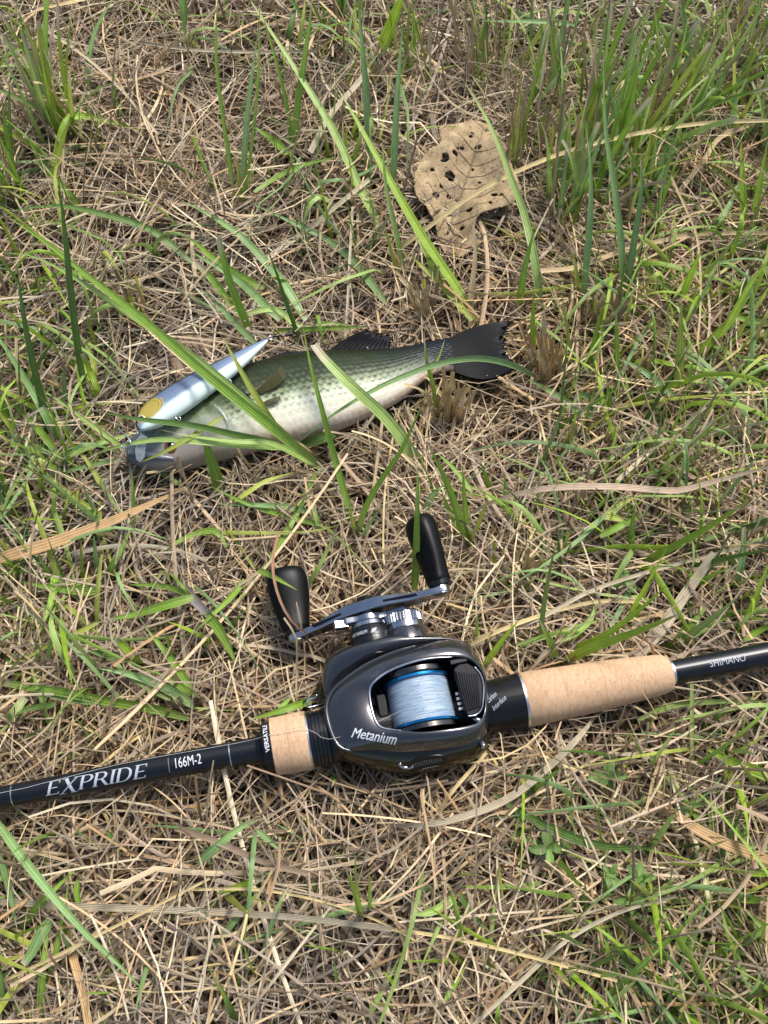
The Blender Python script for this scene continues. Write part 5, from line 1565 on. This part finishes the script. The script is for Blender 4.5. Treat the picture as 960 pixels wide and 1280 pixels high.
random.seed(5)
for q, wh in zip(([(430, 566, 16), (452, 540, 34), (470, 515, 46)], [(500, 545, 16), (486, 522, 34), (470, 508, 44)], [(398, 572, 18), (378, 556, 36), (352, 546, 44)], [(318, 590, 16), (304, 572, 36), (296, 556, 46)], [(545, 505, 18), (528, 488, 36), (505, 480, 42)], [(236, 604, 18), (224, 588, 36), (222, 572, 46)], [(470, 560, 16), (440, 545, 36), (404, 538, 44)]), ('beside the belly behind the broad pale blade', 'against the belly near the anal fin', 'beside the foot of the long arching grass', 'by the spear-shaped blade', 'under the root of the tail fin', 'by the tip of the tan dead blade', 'along the middle of the belly')):
    straw('loose straw end bent over the fish ' + wh, random.uniform(3, 5), random.choice('tswp'), q, 'l', group='straw ends over the fish')


# ================================================================== tussocks: one object each, every blade a part
def tussock(label, bx, by, n, length, spread, lean, keys, w=(3.0, 6.0), rad=.012, group='tall grass tussocks', curve=.35):
    z0 = .004
    c = px(bx, by, .012); c[2] = z0
    e = empty('grass_tussock', loc=tuple(c)); tag(e, label, 'grass tussock', group)
    for i in range(n):
        a = random.uniform(0, 2 * math.pi); r = rad * math.sqrt(random.random())
        b = c + np.array([r * math.cos(a), r * math.sin(a), 0])
        L = random.uniform(*length)
        th = abs(random.gauss(0, spread)); ph = random.uniform(0, 2 * math.pi)
        d = np.array([math.sin(th) * math.cos(ph) + lean[0], math.sin(th) * math.sin(ph) + lean[1], math.cos(th)]); d /= np.linalg.norm(d)
        out = np.array([d[0], d[1], 0]) + np.array([random.gauss(0, .15), random.gauss(0, .15), 0])
        k = curve * random.uniform(.2, 1.6)
        pts = [b + d * L * t + out * L * k * t * t - np.array([0, 0, L * k * .45 * t ** 2.5]) for t in np.linspace(0, 1, 6)]
        key = random.choice(keys)
        ww = random.uniform(*w) * .001 * (.55 if key in DRY else 1)
        blade_obj('blade', np.array(pts), ww, key, e, random.choice(['sharp', 'sharp', 'cut']) if key not in DRY else 'flat', offset=c, roll=random.uniform(-.9, .9))
    return e


random.seed(23)
tussock('dense tussock of long upright blades beside the long whitish stem', 78, 172, 40, (.07, .14), .22, (-.05, .1), 'gglllyyvwtt', (2.6, 5), .02, None)
tussock('blue-green tussock over dry stems next to the big leaf', 712, 262, 30, (.08, .15), .18, (.0, .1), 'bbbllgyttt', (2.8, 5.4), .026, None)
tussock('thick tussock behind the blue-green one', 752, 190, 34, (.08, .15), .2, (.06, .12), 'bbllgglytt', (2.8, 5.6), .034, None)
tussock('leaning tussock of mixed green blades beside the thick tussock', 818, 150, 30, (.07, .13), .26, (.16, .1), 'gglbbvllt', (3, 6), .036, None)
tussock('fresh light green tussock beside the leaning one, farthest from the big leaf', 900, 110, 30, (.06, .12), .3, (.1, .08), 'bglllvyt', (3, 6), .036, None)
tussock('pale green tussock behind the pair of bright stiff blades', 945, 190, 22, (.06, .11), .3, (.05, .08), 'bllvyt', (2.4, 5), .03, None)
tussock('loose tussock of narrow blades where the long yellow stem passes', 790, 255, 24, (.05, .11), .22, (.02, .06), 'bblglyt', (2.8, 5.2), .03, None)
tussock('small bluish tussock behind the dark broad short blade', 690, 120, 26, (.07, .13), .22, (.0, .1), 'bllbytt', (2.8, 5.2), .03, None)
tussock('mixed dry and green tussock touching the big leaf\'s rim', 655, 205, 32, (.06, .12), .2, (.02, .12), 'ttwnsttgyy', (2, 4), .018, None)
tussock('dry upright stem clump under the level green blade behind the leaf', 600, 110, 36, (.06, .12), .22, (-.02, .12), 'ttwnsttgyt', (1.8, 3.6), .022, None)
tussock('dull yellowish clump behind the upright blade beside the big leaf', 520, 110, 26, (.06, .11), .3, (-.02, .12), 'ttwysgyn', (2, 4), .02, None)
tussock('green and straw clump near the broad bright leaning blade', 430, 60, 22, (.06, .11), .28, (0, .1), 'ggdyttn', (3, 5), .02, None)
tussock('small clump of half-dry blades behind the flattened blue-green blades', 428, 205, 14, (.04, .08), .35, (.05, .08), 'yygttg', (2.4, 4), .012, None)
tussock('stiff half-dry clump in front of the dense upright tussock', 20, 250, 16, (.05, .1), .35, (-.1, .05), 'gydttg', (3, 6), .014, None)
tussock('yellowing clump beside the grey-brown folded leaf scrap', 935, 470, 16, (.03, .07), .5, (.1, .05), 'vygytt', (3, 5), .014, None)
tussock('half-dry clump by the pale narrow blades near the tan dead blade', 20, 560, 14, (.04, .08), .5, (-.1, .0), 'ygttwg', (2.5, 4.5), .012, None)


# ================================================================== cut stubble clumps
def stubble(label, bx, by, n, length, lean, keys, rad=.010, spread=.28, w=(1.8, 3.4)):
    c = px(bx, by, .012); c[2] = .004
    e = empty('stubble_clump', loc=tuple(c)); tag(e, label, 'stubble')
    for i in range(n):
        a = random.uniform(0, 2 * math.pi); r = rad * math.sqrt(random.random())
        b = c + np.array([r * math.cos(a), r * math.sin(a), 0])
        th, ph = abs(random.gauss(0, spread)), random.uniform(0, 2 * math.pi)
        d = np.array([math.sin(th) * math.cos(ph) + lean[0], math.sin(th) * math.sin(ph) + lean[1], math.cos(th)]); d /= np.linalg.norm(d)
        L = random.uniform(*length)
        pts = [b, b + d * L * .5 + np.array([random.gauss(0, .0012), random.gauss(0, .0012), 0]), b + d * L]
        blade_obj('stem', np.array(pts), random.uniform(*w) * .001, random.choice(keys), e, 'flat', fold=.5, offset=c)


stubble('cut stubble clump standing against the underside of the fish\'s tail', 562, 524, 30, (.03, .050), (0, .05), 'stsowst')
stubble('cut tan stubble just beyond the tail fin tip', 688, 470, 26, (.03, .055), (-.15, .1), 'tswosst')
stubble('tan stubble under the upright blue-green blades', 745, 415, 30, (.03, .05), (0, .05), 'ttotnwy')
stubble('short tan stubble with yellow-green shoots behind the dark broad blades', 172, 398, 26, (.025, .045), (-.1, .1), 'ototyyn')
stubble('dry stubble at the foot of the bright arching blades', 540, 400, 28, (.03, .055), (-.25, .1), 'ttswny')
stubble('short stubble between the tail fin and the grey-brown folded scrap', 800, 470, 22, (.02, .04), (0, .05), 'tytnyt')
stubble('broken stubble tuft between the grip and the pink dead blade', 640, 730, 26, (.02, .045), (.1, .05), 'ttswty')
stubble('stubble stalks by the reel\'s tension cap', 612, 800, 18, (.02, .04), (-.1, .1), 'ttswn')
stubble('frayed straw stubble above the rod lettering', 235, 890, 22, (.02, .035), (.0, .05), 'otwstn')
stubble('grey stubble under the pink dead blade', 745, 620, 20, (.02, .04), (0, .05), 'tnmtwy')

# ================================================================== small broad-leaved weed seedlings
M_WEED = leaf_mat('weed_leaf', .25, .5, .15, .35)


def seedling(label, x, y, n, r, zc=.026, seed=1):
    random.seed(seed)
    c = px(x, y, zc); b = px(x, y, zc) - np.array([0, 0, .018])
    e = empty('weed_seedling', loc=tuple(b)); tag(e, label, 'weed')
    tube('stem', [b, c], .0006, simple('weed_stem', (.14, .12, .05), .6), e, 6, offset=b)
    for i in range(n):
        a = 2 * math.pi * i / n + random.uniform(-.25, .25)
        L = r * random.uniform(.5, 1.2)
        d = np.array([math.cos(a), math.sin(a), random.uniform(-.2, .9)])
        s = np.array([-math.sin(a), math.cos(a), 0])
        m = 9; V, uv, C = [], [], []
        col = np.array([.15, .26, .06]) * random.uniform(.8, 1.3)
        for q in np.linspace(0, 1, m):
            w = L * .25 * math.sin(math.pi * min(1, q * .97 + .02)) ** .7 * (1 if q > .12 else .4)
            p = c + d * L * q - np.array([0, 0, L * .35 * q * q])
            for k in (-1, -.5, 0, .5, 1):
                V.append(p + s * w * k + np.array([0, 0, abs(k) * w * .35])); uv.append(((k + 1) / 2 * .3, q)); C.append(col * (1.15 if k == 0 else 1))
        lf_ = mesh_obj('leaf', V, grid_faces(m, 5), M_WEED, e, uvs=uv, col=C, offset=b)


seedling('small rosette weed with rounded leaflets below the cork grip', 757, 968, 7, .0105, .030, 1)
seedling('two-leaf weed seedling under the glossy dark blade', 686, 1062, 4, .0115, .028, 2)
seedling('tiny weed sprout beside the two-leaf seedling', 662, 1052, 4, .008, .024, 3)
seedling('low weed with many small leaflets, further down from the two-leaf seedling', 762, 1092, 6, .008, .026, 4)
seedling('small notched weed by the tip of the grey-ended stalk', 797, 1098, 6, .009, .030, 5)
seedling('red-stemmed sprout on the pale grey-ended stalk', 787, 1128, 4, .008, .030, 6)
seedling('small weed among the stems beside the whitish sheath', 782, 722, 5, .010, .028, 7)

# ================================================================== straw litter and fine grass: uncountable
def batch(name, P, Wd, Cc, mat, label, fold=.35, roll=None, taper='flat', tube3=False):
    """P (N,S,3) paths, Wd (N,) widths, Cc (N,3) colours -> one mesh of folded strips"""
    N, S, _ = P.shape
    t = np.linspace(0, 1, S)
    tan = np.gradient(P, axis=1); tan /= np.linalg.norm(tan, axis=2, keepdims=True) + 1e-12
    up = np.array([0, 0, 1.0]) + np.zeros((N, 1, 3)) + rng.normal(0, .25, (N, 1, 3))
    sd_ = np.cross(tan, up); sd_ /= np.linalg.norm(sd_, axis=2, keepdims=True) + 1e-9
    nm = np.cross(sd_, tan)
    r = (roll if roll is not None else rng.normal(0, .5, N))[:, None, None]
    s2 = sd_ * np.cos(r) + nm * np.sin(r); n2 = np.cross(s2, tan)
    prof = np.where(t < .1, .8 + 2 * t, 1.0) * (1 - .25 * t) if taper == 'flat' else np.clip(1 - t ** 2.2, .03, 1)
    w = (Wd[:, None] * prof[None, :] * .5)[:, :, None]
    V = np.stack([P - s2 * w, P - n2 * w * fold * -1.0, P + s2 * w], 2)
    V = V.reshape(-1, 3)
    idx = np.arange(N * S * 3).reshape(N, S, 3)
    q = np.stack([idx[:, :-1, :-1], idx[:, :-1, 1:], idx[:, 1:, 1:], idx[:, 1:, :-1]], -1).reshape(-1, 4)
    me = bpy.data.meshes.new(name)
    me.vertices.add(len(V)); me.vertices.foreach_set('co', V.astype(np.float32).ravel())
    me.loops.add(q.size); me.loops.foreach_set('vertex_index', q.astype(np.int32).ravel())
    me.polygons.add(len(q)); me.polygons.foreach_set('loop_start', np.arange(0, q.size, 4, dtype=np.int32))
    me.update(calc_edges=True)
    L = np.sum(np.linalg.norm(np.diff(P, axis=1), axis=2), axis=1)
    uv = np.zeros((N, S, 3, 2), np.float32); uv[..., 0] = np.array([0, .5, 1]) + rng.random((N, 1, 1)) * 3; uv[..., 1] = (t[None, :] * L[:, None] / .03 + rng.random((N, 1)) * 9)[:, :, None]
    ul = me.uv_layers.new(name='UVMap'); ul.data.foreach_set('uv', uv.reshape(-1, 2)[q.ravel()].ravel())
    ca = me.color_attributes.new('col', 'FLOAT_COLOR', 'POINT')
    c4 = np.ones((N, S, 3, 4), np.float32); c4[..., :3] = Cc[:, None, None, :] * (1 + .25 * (rng.random((N, S, 1, 1)) - .5))
    ca.data.foreach_set('color', c4.ravel())
    me.shade_smooth(); me.materials.append(mat)
    o = bpy.data.objects.new(name, me); COL.objects.link(o)
    tag(o, label, 'grass', None, 'stuff')
    return o


def press(P):
    """keep straw under the things that lie on it and above the soil"""
    N, S, _ = P.shape
    f = P.reshape(-1, 3)
    lim = ceiling(f[:, :2])
    f[:, 2] = np.maximum(np.minimum(f[:, 2], lim), -.002)
    return f.reshape(N, S, 3)


PAL = np.array([srgb(200, 177, 139), srgb(178, 154, 121), srgb(168, 148, 127), srgb(145, 126, 109), srgb(216, 201, 168), srgb(185, 152, 109), srgb(155, 129, 102), srgb(124, 107, 94), srgb(190, 174, 148), srgb(213, 190, 132)])
PW = np.array([.14, .16, .17, .12, .08, .07, .08, .08, .08, .02]); PW = PW / PW.sum()


def litter(n, lay, lmin, lmax, wmin, wmax, S, dark, x0=-.47, x1=.47, y0=-.13, y1=.95, kink=.25):
    x, y = rng.uniform(x0, x1, n), rng.uniform(y0, y1, n)
    # narrower near the camera: the frame is a trapezoid
    keep = np.abs(x) < .27 + .20 * np.clip((y + .05) / .8, 0, 1.2)
    if lay[1] > .9: keep &= rng.random(n) < .35 + 1.1 * vnoise(x, y, 24, 15)      # thick and thin places
    x, y = x[keep], y[keep]; n = len(x)
    L = lmin * (lmax / lmin) ** rng.beta(1.6, 2.2, n)
    a = vnoise(x, y, 13, 8) * 9 + rng.normal(0, .75, n)
    a = np.where(rng.random(n) < .38, rng.uniform(0, 2 * math.pi, n), a)
    top = mat_top(x, y)
    zc = top * (lay[0] + (lay[1] - lay[0]) * rng.random(n)) + .001
    pitch = rng.normal(0, .13, n) + np.clip((y - .5) * .25, 0, .1) * rng.random(n)
    cur = rng.normal(0, 1.0, n) * 8
    t = np.linspace(-.5, .5, S)
    ang = a[:, None] + cur[:, None] * L[:, None] * t[None, :]
    kk_ = rng.random(n) < kink
    kp = rng.uniform(-.3, .3, n); ka = rng.normal(0, .8, n)
    ang = ang + (kk_ * ka)[:, None] * (t[None, :] > kp[:, None])
    st = (L / (S - 1))[:, None]
    X = np.cumsum(np.cos(ang) * st, 1); Y = np.cumsum(np.sin(ang) * st, 1)
    X = X - X.mean(1, keepdims=True) + x[:, None]; Y = Y - Y.mean(1, keepdims=True) + y[:, None]
    sag = rng.normal(0, .10, n)
    Z = zc[:, None] + (pitch * L)[:, None] * t[None, :] + (sag * L)[:, None] * (t[None, :] ** 2 - .08)
    P = press(np.stack([X, Y, Z], -1))
    W = rng.uniform(wmin, wmax, n) * np.where(rng.random(n) < .06, 2.0, 1)
    C = PAL[rng.choice(len(PAL), n, p=PW)] * rng.uniform(.5, 1.42, (n, 1)) * dark  # per-layer tone: shade of the gaps put into the lower layers' colour
    patch = vnoise(x, y, 7, 11)[:, None]                     # some places greyer, some more golden
    C = C * (1 + (patch - .5) * np.array([.15, .0, -.25]))
    if lay[1] > 1.1: C = C * .75 + np.array([.56, .49, .36]) * .25  # top layer tinted paler to stand out from the darkened layers
    return P, W, C


for args in (dict(n=17000, lay=(.0, .55), lmin=.03, lmax=.13, wmin=.0009, wmax=.0024, S=6, dark=.5),  # old rotted straw, darkened further for shade between the stalks
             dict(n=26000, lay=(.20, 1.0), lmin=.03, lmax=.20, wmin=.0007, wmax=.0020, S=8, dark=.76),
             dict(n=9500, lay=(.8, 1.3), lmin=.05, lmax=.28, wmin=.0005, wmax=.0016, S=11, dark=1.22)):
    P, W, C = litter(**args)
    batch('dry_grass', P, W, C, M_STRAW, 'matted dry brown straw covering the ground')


def standing(n, dens, lmin, lmax, wmin, wmax, cols, name, label, mat, lean=.5, S=7, tufted=4, zoff=.0):
    """thin upright growth scattered by a density map over the picture"""
    out_x, out_y = [], []
    while len(out_x) < n:
        x, y = rng.uniform(-60, 1020), rng.uniform(-120, 1300)
        if rng.random() < dens(x, y):
            p = px(x, y, .012); out_x.append(p[0]); out_y.append(p[1])
    cx, cy = np.repeat(out_x, tufted), np.repeat(out_y, tufted); N = len(cx)
    x = cx + rng.normal(0, .004, N); y = cy + rng.normal(0, .004, N)
    L = lmin * (lmax / lmin) ** rng.beta(1.6, 2.0, N)
    th = np.abs(rng.normal(0, lean, N)); ph = rng.uniform(0, 2 * math.pi, N)
    d = np.stack([np.sin(th) * np.cos(ph), np.sin(th) * np.sin(ph), np.cos(th)], -1)
    t = np.linspace(0, 1, S)
    k = np.abs(rng.normal(.25, .25, N))
    b = np.stack([x, y, np.full(N, .003 + zoff)], -1)
    out = d * np.array([1, 1, 0])
    P = b[:, None, :] + d[:, None, :] * (L[:, None] * t)[:, :, None] + out[:, None, :] * (L[:, None] * k[:, None] * t ** 2)[:, :, None]
    P[:, :, 2] -= (L[:, None] * k[:, None] * .5 * t ** 2.5)
    ok = np.min(ceiling(P.reshape(-1, 3)[:, :2]).reshape(N, S), axis=1) > 1      # nothing growing through the tackle or the fish
    P, L = P[ok], L[ok]; N = len(P)
    P[:, :, 2] = np.maximum(P[:, :, 2], .004)
    C = np.array(cols)[rng.integers(0, len(cols), N)] * rng.uniform(.75, 1.25, (N, 1))
    batch(name, P, rng.uniform(wmin, wmax, N), C, mat, label, taper='sharp' if mat is M_GRASS else 'flat')


def clear(x, y):
    """places from which growth would hide the tackle or the fish"""
    if abs(y - axis_px(x)[1]) < 34 or (y > axis_px(x)[1] and y < axis_px(x)[1] + 62): return 0
    if 395 < x < 625 and 770 < y < 1010: return 0
    if 315 < x < 575 and 640 < y < 830: return 0
    if 150 < x < 660 and 400 < y < 630: return .12
    if 510 < x < 660 and 150 < y < 350: return .05
    return 1


def d_green(x, y):
    g = .10
    g += .65 * np.clip((330 - y) / 300, 0, 1) * np.clip((x - 560) / 200, 0, 1)
    g += .45 * np.clip((x - 640) / 200, 0, 1) * (1 if 280 < y < 800 else .35)
    g += .35 * np.clip((180 - x) / 160, 0, 1) * (1 if y < 950 else .3)
    g += .15 * (y < 250)
    g += .15 * (y > 1100) * np.clip((x - 700) / 150, 0, 1)
    return g * clear(x, y) * (.4 + 1.0 * vnoise(x, y, .012, 12))


def d_dry(x, y):
    g = .12 + .7 * np.clip((360 - y) / 320, 0, 1) + .25 * np.clip((x - 600) / 250, 0, 1) * (y < 700)
    return g * clear(x, y) * (.3 + 1.2 * vnoise(x, y, .014, 13))


standing(430, d_dry, .03, .11, .0008, .0022, [c for c in PAL[:7]], 'dry_grass', 'thin dry stems standing up from the straw', M_STRAW, .55, 6, 8)
standing(520, d_green, .025, .12, .0014, .0042, [GC['g'], GC['b'], GC['y'], GC['v'], GC['d'], GC['l']], 'grass', 'scattered fresh green grass growing through the straw', M_GRASS, .6, 7, 4)
standing(600, d_green, .012, .05, .0008, .0020, [GC['g'], GC['y'], GC['y'], GC['l']], 'grass', 'fine short green grass between the straw', M_GRASS, .8, 5, 4)


def flopped(n, dens, label):
    """longer green blades that have flopped over on to the straw"""
    xs = []
    while len(xs) < n:
        x, y = rng.uniform(-60, 1020), rng.uniform(-60, 1300)
        if rng.random() < dens(x, y): xs.append(px(x, y, .02)[:2])
    b = np.array(xs); N = len(b); S = 9
    L = rng.uniform(.03, .12, N); a = rng.uniform(0, 2 * math.pi, N); cur = rng.normal(0, 5, N)
    t = np.linspace(0, 1, S)
    ang = a[:, None] + cur[:, None] * L[:, None] * t
    st = (L / (S - 1))[:, None]
    X = b[:, :1] + np.cumsum(np.cos(ang) * st, 1); Y = b[:, 1:] + np.cumsum(np.sin(ang) * st, 1)
    top = mat_top(X, Y)
    Z = top * 1.15 + .002 + (rng.uniform(.0, .03, N)[:, None]) * np.sin(math.pi * t) - .012 * (t < .05)
    P = np.stack([X, Y, Z], -1)
    ok = np.min(ceiling(P.reshape(-1, 3)[:, :2]).reshape(N, S), axis=1) > 1
    P = P[ok]; N = len(P)
    cols = np.array([GC['g'], GC['b'], GC['y'], GC['v'], GC['l'], GC['l'], GC['b']])
    C = cols[rng.integers(0, len(cols), N)] * rng.uniform(.75, 1.2, (N, 1))
    batch('grass', P, rng.uniform(.0014, .0042, N), C, M_GRASS, label, taper='sharp')


def d_flop(x, y):
    g = .06 + .5 * np.clip((260 - x) / 200, 0, 1) * (330 < y < 960) + .5 * np.clip((x - 660) / 150, 0, 1) * (y < 900) + .08 * (y > 1000) * np.clip((x - 640) / 200, 0, 1) + .2 * (y < 420)
    if y > 960 and x < 640: g *= .35
    return g * clear(x, y)


flopped(440, d_flop, 'green grass blades flopped over on the straw')
